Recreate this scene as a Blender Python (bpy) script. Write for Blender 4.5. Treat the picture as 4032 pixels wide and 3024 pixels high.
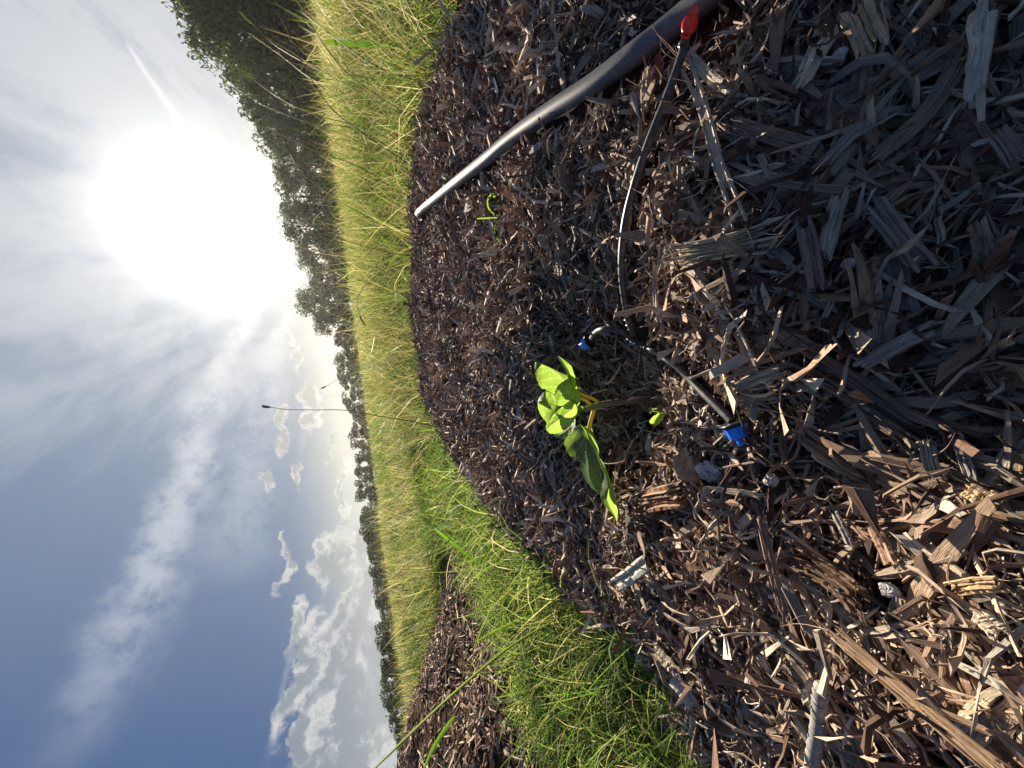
import bpy, math, random
import numpy as np
from mathutils import Vector, Matrix, noise as mnoise
for o in list(bpy.data.objects): bpy.data.objects.remove(o)
SC = bpy.context.scene
COL = SC.collection
rng = np.random.default_rng(7)
random.seed(7)
R = math.radians

# ---------------------------------------------------------------- camera
# a phone held sideways, wide lens, about 23 cm above the mulch, looking down 21 degrees
F = 1550.0; PITCH = R(20.7); TILT = R(7.5); CH = 0.23
CAM = np.array([0, 0, CH])
_f = np.array([0, math.cos(PITCH), -math.sin(PITCH)]); _r0 = np.array([1.0, 0, 0]); _u0 = np.cross(_r0, _f)
_r = math.cos(TILT) * _r0 - math.sin(TILT) * _u0
_u = math.sin(TILT) * _r0 + math.cos(TILT) * _u0
cd = bpy.data.cameras.new('camera'); cam = bpy.data.objects.new('camera', cd); COL.objects.link(cam)
cd.sensor_fit = 'HORIZONTAL'; cd.sensor_width = 36.0; cd.lens = F / 4032 * 36; cd.clip_start = 0.01; cd.clip_end = 6000
M = Matrix.Identity(4)
for i in range(3):
    M[i][0] = -_u[i]; M[i][1] = _r[i]; M[i][2] = -_f[i]; M[i][3] = CAM[i]
cam.matrix_world = M
SC.camera = cam
def ray(X, Y):
    return _f - (X - 2016) / F * _u + (1512 - Y) / F * _r
def pt(X, Y, dep): return CAM + ray(X, Y) * dep
def unit(v): v = np.asarray(v, float); return v / np.linalg.norm(v)

# ---------------------------------------------------------------- world, sun, exposure
SUN = unit(ray(815, 900))
SUN_EL = math.asin(SUN[2]); SUN_AZ = math.atan2(SUN[0], SUN[1])
W = bpy.data.worlds.new('World'); SC.world = W; W.use_nodes = True
nt = W.node_tree; nt.nodes.clear()
class S:
    """a socket with arithmetic, so that node math reads as formulas"""
    def __init__(s, k): s.k = k
    def _m(a, op, b=None, c=None, clamp=False):
        n = S.T.nodes.new('ShaderNodeMath'); n.operation = op; n.use_clamp = clamp
        for i, v in enumerate((a, b, c)):
            if v is None: continue
            if isinstance(v, S): S.T.links.new(v.k, n.inputs[i])
            else: n.inputs[i].default_value = v
        return S(n.outputs[0])
    def __add__(a, b): return a._m('ADD', b)
    __radd__ = __add__
    def __sub__(a, b): return a._m('SUBTRACT', b)
    def __rsub__(a, b): return S._m(b, 'SUBTRACT', a)
    def __mul__(a, b): return a._m('MULTIPLY', b)
    __rmul__ = __mul__
    def __truediv__(a, b): return a._m('DIVIDE', b)
    def pow(a, b): return a._m('POWER', b)
    def max(a, b): return a._m('MAXIMUM', b)
    def min(a, b): return a._m('MINIMUM', b)
    def abs(a): return a._m('ABSOLUTE')
    def sin(a): return a._m('SINE')
    def fract(a): return a._m('FRACT')
S.T = nt
def sstep(x, a, b):
    n = S.T.nodes.new('ShaderNodeMapRange'); n.interpolation_type = 'SMOOTHSTEP'
    if isinstance(x, S): S.T.links.new(x.k, n.inputs[0])
    n.inputs[1].default_value = a; n.inputs[2].default_value = b
    return S(n.outputs[0])
def vdot(v, c):
    n = S.T.nodes.new('ShaderNodeVectorMath'); n.operation = 'DOT_PRODUCT'
    S.T.links.new(v, n.inputs[0]); n.inputs[1].default_value = tuple(c); return S(n.outputs[1])
def comb(x, y, z):
    n = S.T.nodes.new('ShaderNodeCombineXYZ')
    for i, v in enumerate((x, y, z)):
        if isinstance(v, S): S.T.links.new(v.k, n.inputs[i])
        else: n.inputs[i].default_value = v
    return n.outputs[0]
def vmad(v, k, w):     # v*k + w, w a socket or constant
    n = S.T.nodes.new('ShaderNodeVectorMath'); n.operation = 'MULTIPLY_ADD'
    S.T.links.new(v, n.inputs[0]); n.inputs[1].default_value = tuple(k) if hasattr(k, '__len__') else (k, k, k)
    if hasattr(w, 'links'): S.T.links.new(w, n.inputs[2])
    else: n.inputs[2].default_value = w
    return n.outputs[0]
def noise(v, scale, detail=4, rough=0.55, dist=0.0, color=False):
    n = S.T.nodes.new('ShaderNodeTexNoise'); S.T.links.new(v, n.inputs['Vector'])
    n.inputs['Scale'].default_value = scale; n.inputs['Detail'].default_value = detail
    n.inputs['Roughness'].default_value = rough; n.inputs['Distortion'].default_value = dist
    return n.outputs[1] if color else S(n.outputs[0])
def mixc(f, a, b):
    n = S.T.nodes.new('ShaderNodeMix'); n.data_type = 'RGBA'; n.clamp_factor = True
    for i, v in ((0, f), (6, a), (7, b)):
        if isinstance(v, S): S.T.links.new(v.k, n.inputs[i])
        elif hasattr(v, 'links'): S.T.links.new(v, n.inputs[i])
        elif isinstance(v, (int, float)): n.inputs[i].default_value = v
        else: n.inputs[i].default_value = (*v[:3], 1)
    return n.outputs[2]
def ramp(f, stops):
    n = S.T.nodes.new('ShaderNodeValToRGB'); S.T.links.new(f.k if isinstance(f, S) else f, n.inputs[0])
    e = n.color_ramp.elements
    while len(e) < len(stops): e.new(0.5)
    for k, (p, c) in zip(e, stops): k.position = p; k.color = (*c, 1)
    return n.outputs[0]

def build_sky():
    tc = nt.nodes.new('ShaderNodeTexCoord'); D = tc.outputs['Generated']
    sky = nt.nodes.new('ShaderNodeTexSky'); sky.sky_type = 'NISHITA'; sky.sun_disc = False
    sky.sun_elevation = SUN_EL; sky.sun_rotation = SUN_AZ; sky.air_density = 1.0; sky.dust_density = 1.2; sky.ozone_density = 2.0
    bg = nt.nodes.new('ShaderNodeBackground'); bg.inputs[1].default_value = SKY_STRENGTH
    out = nt.nodes.new('ShaderNodeOutputWorld')
    k = 1.0 / SKY_STRENGTH / 2 ** EXPOSURE     # colours below are given as seen
    z = vdot(D, (0, 0, 1))
    mu = vdot(D, SUN).max(0.0)
    # thin high cloud, forward scattering: an aureole round the sun
    aur = mu.pow(500) * 12.0 + mu.pow(170) * 1.2 + mu.pow(48) * .20 + mu.pow(10) * .03
    base = mixc(.965, sky.outputs[0], mixc(mu.pow(3), (.018 * k, .085 * k, .255 * k), (.20 * k, .275 * k, .40 * k)))
    # cirrus: streaks on a high plane that run towards azimuth 18 degrees
    ca, sa = math.cos(R(20)), math.sin(R(20))
    zz = z.max(0.0) + 0.12
    along = vdot(D, (sa, ca, 0)) / zz; across = vdot(D, (ca, -sa, 0)) / zz
    P = comb(across * 1.3, along * 0.42, 0.0)
    wp = vmad(noise(P, 1.6, 3, color=True), (.5, .5, 0), P)
    c1 = noise(wp, 1.9, 8, .66)
    c2 = noise(comb(across * 4.5, along * .35, 3.0), 1.5, 5, .6)
    side = vdot(D, unit(ray(300, 600))).max(0.0).pow(3)
    blue = vdot(D, unit(ray(820, 2750))).max(0.0).pow(9)
    cir = sstep(c1 * .80 + c2 * .36 + side * .13 - blue * .32 + mu.pow(8) * .06, .50, .80) * sstep(z, .02, .25)
    col_c = mixc(mu.pow(6), (.25 * k, .315 * k, .43 * k), (.72 * k, .74 * k, .77 * k))
    skyc = mixc(cir * .80, base, col_c)
    # veil that whitens the sky towards the sun
    skyc = mixc(sstep(mu, .55, .98) * .18, skyc, (.40 * k, .44 * k, .52 * k))
    # contrails: bands along great circles
    wob = noise(D, 10, 6, .62); fine = noise(vmad(D, 1, (3, 1, 2)), 17, 7, .7)
    def trail(p, q, w0, w1, amt, lim=None):
        nonlocal skyc
        a, b = unit(ray(*p)), unit(ray(*q)); n = unit(np.cross(a, b)); t = unit(np.cross(n, a)); span = math.atan2(b @ t, b @ a)
        s = vdot(D, t)._m('ARCTAN2', vdot(D, a)) / span
        w = (s * (w1 - w0) + w0).max(.002)
        d = ((vdot(D, n) + (wob - .5) * .09 * (w1 * 12)).abs()) / w
        m = (1.0 - sstep(d, .1, 1.1)) * sstep(s, -.04, .08) * (1.0 - sstep(s, .75, 1.08)) * sstep(fine + .12 - d * .12, .34, .72)
        skyc = mixc(m * amt, skyc, mixc(mu.pow(5), (.38 * k, .43 * k, .56 * k), (.85 * k, .86 * k, .88 * k)))
    trail((1010, 1130), (420, 2750), .028, .085, .70)
    trail((800, 1750), (200, 3100), .04, .06, .40)
    trail((1060, 1500), (900, 2300), .05, .10, .42)
    trail((500, 170), (760, 560), .004, .013, .8)
    trail((1150, 1210), (1000, 1560), .01, .07, .55)
    trail((1190, 2380), (1050, 3010), .006, .010, .35)
    skyc = mixc(sstep(mu, 2, 3), skyc, skyc)
    # low haze towards the horizon: cream below the sun, pale grey-green away from it
    hz = 1.0 - sstep(z, .0, .26)
    skyc = mixc(hz * hz * .85, skyc, mixc(mu.pow(3), (.50 * k, .58 * k, .60 * k), (.80 * k, .76 * k, .58 * k)))
    # cumulus: warped ellipses, bright rims and grey bellies as they stand against the light
    wv = vmad(noise(D, 11, 5, .6, color=True), .13, (-.065, -.065, -.065))
    n2 = nt.nodes.new('ShaderNodeVectorMath'); n2.operation = 'ADD'; nt.links.new(D, n2.inputs[0]); nt.links.new(wv, n2.inputs[1])
    Dw = n2.outputs[0]
    fn = noise(Dw, 20, 8, .60)
    dens = None
    for (X, Y, rx, ry) in ((1290, 2960, 60, 210), (1400, 2960, 120, 220), (1410, 2720, 110, 200), (1330, 2560, 75, 170), (1440, 2480, 80, 160), (1400, 2330, 60, 110),
                           (1300, 2200, 60, 75), (1375, 2170, 35, 60), (1188, 2620, 40, 190), (1170, 2440, 26, 80), (1218, 2860, 36, 160), (1230, 3020, 50, 120), (1146, 2250, 17, 80),
                           (1142, 2150, 10, 40), (1222, 1565, 36, 52), (1240, 1650, 22, 60), (1112, 1725, 24, 66), (1115, 1640, 14, 40), (1166, 1850, 15, 50), (1036, 1890, 8, 40),
                           (1298, 1765, 14, 65), (1130, 1335, 10, 60), (1285, 1335, 14, 40), (1158, 1400, 13, 60), (1350, 1960, 22, 120), (1480, 2700, 50, 200), (1420, 2150, 20, 60)):
        c = unit(ray(X, Y)); L = np.linalg.norm(ray(X, Y)) * F
        e1 = unit(ray(X + 10, Y) - ray(X, Y)); e1 = unit(e1 - c * (e1 @ c)); e2 = np.cross(c, e1)
        kk = (L / F)
        rx_, ry_ = rx / (F * kk), ry / (F * kk)
        n = nt.nodes.new('ShaderNodeVectorMath'); n.operation = 'DISTANCE'   # squared form by two dots
        a = vdot(Dw, e1 / rx_); b = vdot(Dw, e2 / ry_); nt.nodes.remove(n)
        g = (1.25 - (a * a + b * b)._m('SQRT')) * min(1.0, rx / 40 + .3)
        front = sstep(vdot(D, c), .5, .7)
        g = g * front + (front - 1.0)
        dens = g if dens is None else dens.max(g)
    dn = dens + (fn - .5) * 1.15
    cm = sstep(dn, -.10, .38)
    core = sstep(dens + (fn - .5) * 1.6, .02, .95)
    fn2 = noise(vmad(Dw, 1, tuple(np.array([_u0[0], _u0[1], 1]) * .022)), 20, 8, .60)
    lit = sstep((fn - fn2) * 3.2 + (1.0 - core) * .45, -.05, .75)
    rim = mixc(mu.pow(4), (.62 * k, .64 * k, .65 * k), (.95 * k, .90 * k, .80 * k))
    grey = mixc(mu.pow(4), (.25 * k, .30 * k, .36 * k), (.50 * k, .50 * k, .47 * k))
    skyc = mixc(cm * .90, skyc, mixc(lit, grey, rim))
    # add the aureole
    ac = nt.nodes.new('ShaderNodeVectorMath'); ac.operation = 'SCALE'; ac.inputs[0].default_value = (1.0 * k, .96 * k, .86 * k); nt.links.new(aur.k, ac.inputs['Scale'])
    ad = nt.nodes.new('ShaderNodeVectorMath'); ad.operation = 'ADD'; nt.links.new(skyc, ad.inputs[0]); nt.links.new(ac.outputs[0], ad.inputs[1])
    nt.links.new(ad.outputs[0], bg.inputs[0]); nt.links.new(bg.outputs[0], out.inputs[0])
SKY_STRENGTH = 0.05; EXPOSURE = 1.5
build_sky()
W.cycles.sampling_method = 'MANUAL'; W.cycles.sample_map_resolution = 512
sl = bpy.data.lights.new('sun', 'SUN'); sl.energy = 5.0; sl.angle = R(0.6); sl.color = (1.0, .89, .72)
so = bpy.data.objects.new('sun', sl); COL.objects.link(so)
so.rotation_euler = Vector(-SUN).to_track_quat('-Z', 'Y').to_euler()
so.location = (3, 6, 3)
vs = SC.view_settings; SC.display_settings.display_device = 'sRGB'
vs.view_transform = 'Standard'; vs.look = 'None'; vs.gamma = 1; vs.use_curve_mapping = False; vs.exposure = EXPOSURE
SC.render.engine = 'CYCLES'; SC.cycles.use_denoising = True
SC.cycles.max_bounces = 6; SC.cycles.diffuse_bounces = 3; SC.cycles.glossy_bounces = 2; SC.cycles.transmission_bounces = 3
SC.cycles.transparent_max_bounces = 6; SC.cycles.caustics_reflective = False; SC.cycles.caustics_refractive = False
SC.cycles.sample_clamp_indirect = 6

# ---------------------------------------------------------------- materials
def new_mat(name):
    m = bpy.data.materials.new(name); m.use_nodes = True; S.T = m.node_tree; m.node_tree.nodes.clear()
    return m
def attr(name):
    n = S.T.nodes.new('ShaderNodeAttribute'); n.attribute_name = name; return n
def bsdf(color, rough=.8, spec=.3, normal=None, metal=0):
    n = S.T.nodes.new('ShaderNodeBsdfPrincipled')
    for key, v in (('Base Color', color), ('Roughness', rough), ('Specular IOR Level', spec), ('Metallic', metal)):
        if isinstance(v, S): S.T.links.new(v.k, n.inputs[key])
        elif hasattr(v, 'links'): S.T.links.new(v, n.inputs[key])
        elif isinstance(v, (tuple, list)): n.inputs[key].default_value = (*v[:3], 1)
        else: n.inputs[key].default_value = v
    if normal is not None: S.T.links.new(normal, n.inputs['Normal'])
    return n.outputs[0]
def bump(h, strength, dist):
    n = S.T.nodes.new('ShaderNodeBump'); S.T.links.new(h.k if isinstance(h, S) else h, n.inputs['Height'])
    n.inputs['Strength'].default_value = strength; n.inputs['Distance'].default_value = dist; return n.outputs[0]
def out(sh):
    o = S.T.nodes.new('ShaderNodeOutputMaterial'); S.T.links.new(sh, o.inputs[0])
def scalec(c, f):
    n = S.T.nodes.new('ShaderNodeVectorMath'); n.operation = 'SCALE'; S.T.links.new(c, n.inputs[0])
    if isinstance(f, S): S.T.links.new(f.k, n.inputs['Scale'])
    else: n.inputs['Scale'].default_value = f
    return n.outputs[0]
def mix_sh(f, a, b):
    n = S.T.nodes.new('ShaderNodeMixShader')
    if isinstance(f, S): S.T.links.new(f.k, n.inputs[0])
    else: n.inputs[0].default_value = f
    S.T.links.new(a, n.inputs[1]); S.T.links.new(b, n.inputs[2]); return n.outputs[0]
def objco():
    return S.T.nodes.new('ShaderNodeTexCoord').outputs['Object']

# shredded wood: colour of each piece in 'tint', coordinates along and across the grain in 'grain' (metres)
def wood_material(name, line=1.0):
    m = new_mat(name)
    g = attr('grain').outputs['Vector']; t = attr('tint').outputs['Color']
    fib = noise(vmad(g, (90, 1500, 900), (0, 0, 0)), 1.0, 4, .65, .3)
    fine = noise(vmad(g, (260, 4200, 2500), (5, 0, 0)), 1.0, 2, .6)
    blot = noise(vmad(g, (60, 120, 120), (0, 3, 0)), 1.0, 4, .6)
    f = (fib - .5) * 1.5 * line + (fine - .5) * .7 * line + (blot - .5) * .8 + 1.0
    c = scalec(t, f.max(.25))
    crack = sstep(fib, .30, .40)
    c = mixc(crack, scalec(c, .45), c)
    c = mixc(sstep(blot, .60, .75) * .35, c, (.28, .25, .22))
    out(bsdf(c, .72, .16, bump(fib * .7 + fine * .3, .9, .0012)))
    return m
M_WOOD = wood_material('shredded_wood')
def soil_material():
    m = new_mat('mulch_soil'); P = objco()
    a = noise(P, 60, 8, .7); b = noise(P, 260, 4, .6)
    out(bsdf(ramp(a, [(.3, (.02, .012, .008)), (.55, (.06, .036, .024)), (.8, (.14, .09, .06))]), .95, .1, bump(a * .6 + b * .4, 1.0, .006)))
    return m
M_SOIL = soil_material()
def meadow_material():
    m = new_mat('meadow_ground'); P = objco()
    a = noise(P, .7, 8, .65); b = noise(P, 45, 4, .7)
    c = ramp(a * .5 + b * .5, [(.3, (.030, .034, .012)), (.5, (.06, .065, .022)), (.7, (.13, .11, .05))])
    out(bsdf(c, .95, .1, bump(b, 1.0, .02)))
    return m
M_MEADOW = meadow_material()
def blade_material(name, trans=.5, gloss=.35, rough=.4):
    m = new_mat(name); t = attr('tint').outputs['Color']
    g = attr('grain').outputs['Vector']
    f = noise(vmad(g, (40, 2500, 0), (0, 0, 0)), 1, 2, .5) * .5 + .75
    c = scalec(t, f)
    tr = S.T.nodes.new('ShaderNodeBsdfTranslucent')
    hs = S.T.nodes.new('ShaderNodeMix'); hs.data_type = 'RGBA'; hs.blend_type = 'MULTIPLY'; hs.inputs[0].default_value = 1
    S.T.links.new(c, hs.inputs[6]); hs.inputs[7].default_value = (1.35, 1.4, .90, 1)
    S.T.links.new(hs.outputs[2], tr.inputs[0])
    out(mix_sh(trans, bsdf(c, rough, gloss), tr.outputs[0]))
    return m
M_GRASS = blade_material('grass_blade', .60, .18, .5)
M_CROWN = blade_material('tree_leaves', .30, .25, .55)

# ---------------------------------------------------------------- terrain
ZG = -.075                                      # level of the grass paths between the beds
def at(X, Y, z): 
    v = ray(X, Y); t = (z - CH) / v[2]; return CAM + v * t
CTRL = [(1860,0,.035),(1650,500,.038),(1640,1000,.036),(1660,1400,.032),(1740,1700,.028),(1950,2000,.02),(2130,2200,.005),(2330,2400,-.01),(2580,2600,-.02),(2680,2800,-.03),(2800,3000,-.04),
 (2000,300,.018),(2000,1000,.018),(2000,1500,.012),(2100,1800,.005),(2300,700,.010),(2520,130,-.004),(2700,80,-.012),(2360,1400,-.022),(2460,1500,-.046),(2560,1640,-.054),(2620,1480,-.046),(2500,1100,-.004),
 (2680,1200,.002),(2290,1130,.014),(2480,1130,.010),(2200,1330,.008),(2790,950,.026),(2840,600,.020),(3020,820,.004),(2900,1400,.006),(2900,1690,-.002),(2800,2050,-.004),(2550,1950,-.020),(2500,2150,-.005),(2700,400,.0),(3200,200,-.012),(3200,900,.006),
 (3250,1500,-.016),(3500,500,-.022),(3500,1200,-.020),(3500,1900,-.014),(3300,2400,.000),(3700,2400,.012),(4032,0,-.045),(4032,800,-.045),(4032,1700,-.030),(4032,2300,.022),(4032,3024,.018),(3500,2900,-.002)]
cp = np.array([at(*c) for c in CTRL] + [[.35,-.25,-.07],[-.35,-.25,-.06],[.6,.0,-.03],[.9,.5,.03],[-.45,.0,-.06]])
# second bed, a ridge of mulch beyond the grass path on the left
def kern(d2, s): return np.exp(-d2 / (2 * s * s))
_xy = cp[:, :2]
_D = np.linalg.norm(_xy[:, None] - _xy[None], axis=2)
_tps = lambda d: np.where(d > 0, d * d * np.log(np.maximum(d, 1e-9)), 0)
_n = len(cp); _A = np.zeros((_n + 3, _n + 3)); _A[:_n, :_n] = _tps(_D) + np.eye(_n) * 2e-3
_A[:_n, _n] = 1; _A[:_n, _n + 1:] = _xy; _A[_n, :_n] = 1; _A[_n + 1:, :_n] = _xy.T
_wt = np.linalg.solve(_A, np.concatenate([cp[:, 2], np.zeros(3)]))
def bed_height(x, y):
    x = np.asarray(x, float); y = np.asarray(y, float); o = np.full(x.shape, _wt[_n]) + _wt[_n + 1] * x + _wt[_n + 2] * y
    for i in range(_n): o = o + _wt[i] * _tps(np.hypot(x - _xy[i, 0], y - _xy[i, 1]))
    return np.clip(o, -.11, .075)
BED1 = [at(X, Y, z)[:2] for X, Y, z in ((1820,-150,.035),(1850,0,.035),(1740,250,.036),(1650,500,.038),(1625,800,.037),(1640,1000,.036),(1625,1200,.034),(1660,1400,.032),(1665,1550,.030),(1740,1700,.028),(1830,1850,.024),(1950,2000,.02),
        (2130,2200,.005),(2330,2400,-.01),(2580,2600,-.02),(2680,2800,-.03),(2800,3000,-.04),(2960,3300,-.045))] + [np.array(p) for p in ((-.5,.05),(-.5,-.4),(.9,-.5),(1.1,.15))]
BED1 = np.array(BED1)
BED2 = np.array([(-.60,1.72),(-.66,1.42),(-.68,1.15),(-.74,.95),(-.86,.72),(-1.1,.5),(-1.7,.3),(-2.9,.9),(-2.6,2.2),(-2.0,2.9),(-1.35,2.55),(-.85,2.05)])
def sdf(poly, x, y):
    """signed distance, positive inside"""
    x = np.asarray(x, float); y = np.asarray(y, float); d = np.full(x.shape, 1e9); ins = np.zeros(x.shape, bool)
    for i in range(len(poly)):
        a = poly[i]; b = poly[(i + 1) % len(poly)]; e = b - a; L = e @ e
        t = np.clip(((x - a[0]) * e[0] + (y - a[1]) * e[1]) / L, 0, 1)
        d = np.minimum(d, np.hypot(x - a[0] - t * e[0], y - a[1] - t * e[1]))
        c = ((a[1] > y) != (b[1] > y)) & (x < (b[0] - a[0]) * (y - a[1]) / (b[1] - a[1] + 1e-12) + a[0]); ins ^= c
    return np.where(ins, d, -d)
def sm(t): t = np.clip(t, 0, 1); return t * t * (3 - 2 * t)
def vnoise(x, y, s, seed=0):
    """cheap smooth value noise in -1..1"""
    x = np.asarray(x) * s + 17.3 * seed; y = np.asarray(y) * s - 9.1 * seed
    xi = np.floor(x); yi = np.floor(y); u = x - xi; v = y - yi; u = u * u * (3 - 2 * u); v = v * v * (3 - 2 * v)
    h = lambda a, b: np.modf(np.sin(a * 127.1 + b * 311.7 + seed * 7.7) * 43758.5453)[0]
    return (h(xi, yi) * (1 - u) + h(xi + 1, yi) * u) * (1 - v) + (h(xi, yi + 1) * (1 - u) + h(xi + 1, yi + 1) * u) * v
def terrain(x, y, lumps=True):
    x = np.asarray(x, float); y = np.asarray(y, float)
    r = np.hypot(x, y)
    g = ZG + vnoise(x, y, 1.3, 1) * .012 + vnoise(x, y, .35, 2) * .03 * np.clip(r - 1.5, 0, 1) + vnoise(x, y, .05, 3) * .15 * np.clip(r / 30 - .3, 0, 1)
    s1 = sdf(BED1, x, y); s2 = sdf(BED2, x, y)
    h1 = bed_height(x, y)
    g = g + (h1 - g) * sm((s1 + .07) / .09)
    h2 = ZG + (.36) * sm((s2 + .02) / .75) * (.75 + .25 * sm((-x - .6) / 1.2)) + vnoise(x, y, 5, 6) * .015
    g = np.where(s2 > -.05, np.maximum(g, h2), g)
    if lumps:
        k = np.clip(s1 / .05 + 1, 0, 1) * (r < 4)
        g = g + k * (vnoise(x, y, 16, 4) * .0045 + vnoise(x, y, 40, 5) * .002)
    return g
def hit(X, Y, lift=0.0):
    """where the line of sight through a point of the photograph meets the terrain"""
    v = ray(X, Y); ts = np.geomspace(.08, 12, 900); P = CAM + ts[:, None] * v
    dz = P[:, 2] - terrain(P[:, 0], P[:, 1], False) - lift
    i = int(np.argmax(dz < 0))
    if dz[i] >= 0: return P[-1]
    a, b = ts[max(i - 1, 0)], ts[i]; f = dz[i - 1] / (dz[i - 1] - dz[i] + 1e-12) if i else 1
    return CAM + (a + (b - a) * f) * v
def normal_at(x, y, e=.012):
    gx = (terrain(x + e, y, False) - terrain(x - e, y, False)) / (2 * e); gy = (terrain(x, y + e, False) - terrain(x, y - e, False)) / (2 * e)
    n = np.stack([-gx, -gy, np.ones_like(gx)], -1); return n / np.linalg.norm(n, axis=-1, keepdims=True)

# ---------------------------------------------------------------- mesh helpers
def mesh_from(name, V, Fq, mat, parent=None, smooth=False, tint=None, grain=None, tri=None):
    """V (n,3); Fq (m,4) quads; tri (k,3) triangles"""
    V = np.asarray(V, np.float32).reshape(-1, 3); me = bpy.data.meshes.new(name)
    nq = 0 if Fq is None else len(Fq); n3 = 0 if tri is None else len(tri)
    me.vertices.add(len(V)); me.vertices.foreach_set('co', V.ravel())
    loops = np.concatenate([np.asarray(Fq, np.int32).ravel() if nq else np.zeros(0, np.int32), np.asarray(tri, np.int32).ravel() if n3 else np.zeros(0, np.int32)])
    me.loops.add(len(loops)); me.loops.foreach_set('vertex_index', loops)
    me.polygons.add(nq + n3)
    st = np.concatenate([np.arange(nq) * 4, nq * 4 + np.arange(n3) * 3]).astype(np.int32)
    me.polygons.foreach_set('loop_start', st)
    me.polygons.foreach_set('use_smooth', np.full(nq + n3, bool(smooth)))
    me.update(calc_edges=True)
    if tint is not None:
        a = me.attributes.new('tint', 'FLOAT_COLOR', 'POINT'); t = np.ones((len(V), 4), np.float32); t[:, :3] = tint; a.data.foreach_set('color', t.ravel())
    if grain is not None:
        a = me.attributes.new('grain', 'FLOAT_VECTOR', 'POINT'); a.data.foreach_set('vector', np.asarray(grain, np.float32).ravel())
    if mat is not None: me.materials.append(mat)
    o = bpy.data.objects.new(name, me); COL.objects.link(o)
    if parent is not None: o.parent = parent
    return o
def thing(name, label, cat, loc=(0, 0, 0), group=None):
    o = bpy.data.objects.new(name, None); COL.objects.link(o); o.location = loc; o.empty_display_size = .02
    return tag(o, label, cat, group)
def tag(o, label=None, cat=None, group=None, kind=None):
    if label: o['label'] = label
    if cat: o['category'] = cat
    if group: o['group'] = group
    if kind: o['kind'] = kind
    return o
def catmull(P, n):
    P = np.asarray(P, float); Q = np.vstack([2 * P[0] - P[1], P, 2 * P[-1] - P[-2]]); m = len(P) - 1
    t = np.linspace(0, m, n); i = np.minimum(t.astype(int), m - 1); u = (t - i)[:, None]
    a, b, c, d = Q[i], Q[i + 1], Q[i + 2], Q[i + 3]
    return .5 * ((2 * b) + (-a + c) * u + (2 * a - 5 * b + 4 * c - d) * u**2 + (-a + 3 * b - 3 * c + d) * u**3)
def frames(P, up=(0, 0, 1)):
    T = np.gradient(P, axis=0); T /= np.linalg.norm(T, axis=1, keepdims=True) + 1e-12
    N = np.zeros_like(T); u = np.asarray(up, float)
    n = u - T[0] * (u @ T[0])
    if np.linalg.norm(n) < 1e-3: n = np.cross(T[0], (1, 0, 0))
    n /= np.linalg.norm(n)
    for i in range(len(T)):
        n = n - T[i] * (n @ T[i]); n /= np.linalg.norm(n) + 1e-12; N[i] = n
    return T, N, np.cross(T, N)
def tube_data(P, rad, seg=10, flat=1.0):
    P = np.asarray(P, float); T, N, B = frames(P); rad = np.broadcast_to(rad, (len(P),))
    a = np.arange(seg) / seg * 2 * math.pi
    V = P[:, None] + rad[:, None, None] * (np.cos(a)[None, :, None] * N[:, None] * flat + np.sin(a)[None, :, None] * B[:, None])
    n = len(P); i, j = np.meshgrid(np.arange(n - 1), np.arange(seg), indexing='ij'); k = (j + 1) % seg
    Q = np.stack([i * seg + j, i * seg + k, (i + 1) * seg + k, (i + 1) * seg + j], -1).reshape(-1, 4)
    V = np.vstack([V.reshape(-1, 3), P[:1], P[-1:]]); c = n * seg
    jj = np.arange(seg); kk = (jj + 1) % seg
    tri = np.vstack([np.stack([kk, jj, np.full(seg, c)], -1), np.stack([(n - 1) * seg + jj, (n - 1) * seg + kk, np.full(seg, c + 1)], -1)])
    return V, Q, tri
def tube(name, P, rad, mat, parent=None, seg=12, tint=None, flat=1.0):
    V, Q, t3 = tube_data(P, rad, seg, flat)
    g = None
    if tint is not None:
        L = np.concatenate([[0], np.cumsum(np.linalg.norm(np.diff(P, axis=0), axis=1))])
        g = np.zeros((len(V), 3)); g[:-2, 0] = np.repeat(L, seg); g[:-2, 1] = np.tile(np.abs(np.arange(seg) / seg - .5) * np.max(rad) * 4, len(P)); g[-1, 0] = L[-1]
    return mesh_from(name, V, Q, mat, parent, True, tint, g, t3)
def lathe(name, origin, axis, prof, mat, parent=None, seg=24, smooth=True, rib=None):
    """prof: (along, radius) pairs from one end to the other"""
    axis = unit(axis); s = unit(np.cross(axis, (0.3, .2, 1))); t = np.cross(axis, s)
    a = np.arange(seg) / seg * 2 * math.pi; V = []
    for h, r in prof:
        rr = r * (1 + (rib * (np.arange(seg) % 2) if rib and r > 0 else 0)) * np.ones(seg)
        V.append(np.asarray(origin) + axis * h + rr[:, None] * (np.cos(a)[:, None] * s + np.sin(a)[:, None] * t))
    n = len(prof); V = np.vstack(V); i, j = np.meshgrid(np.arange(n - 1), np.arange(seg), indexing='ij'); k = (j + 1) % seg
    Q = np.stack([i * seg + j, i * seg + k, (i + 1) * seg + k, (i + 1) * seg + j], -1).reshape(-1, 4)
    o = mesh_from(name, V, Q, mat, parent, smooth)
    return o

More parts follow.
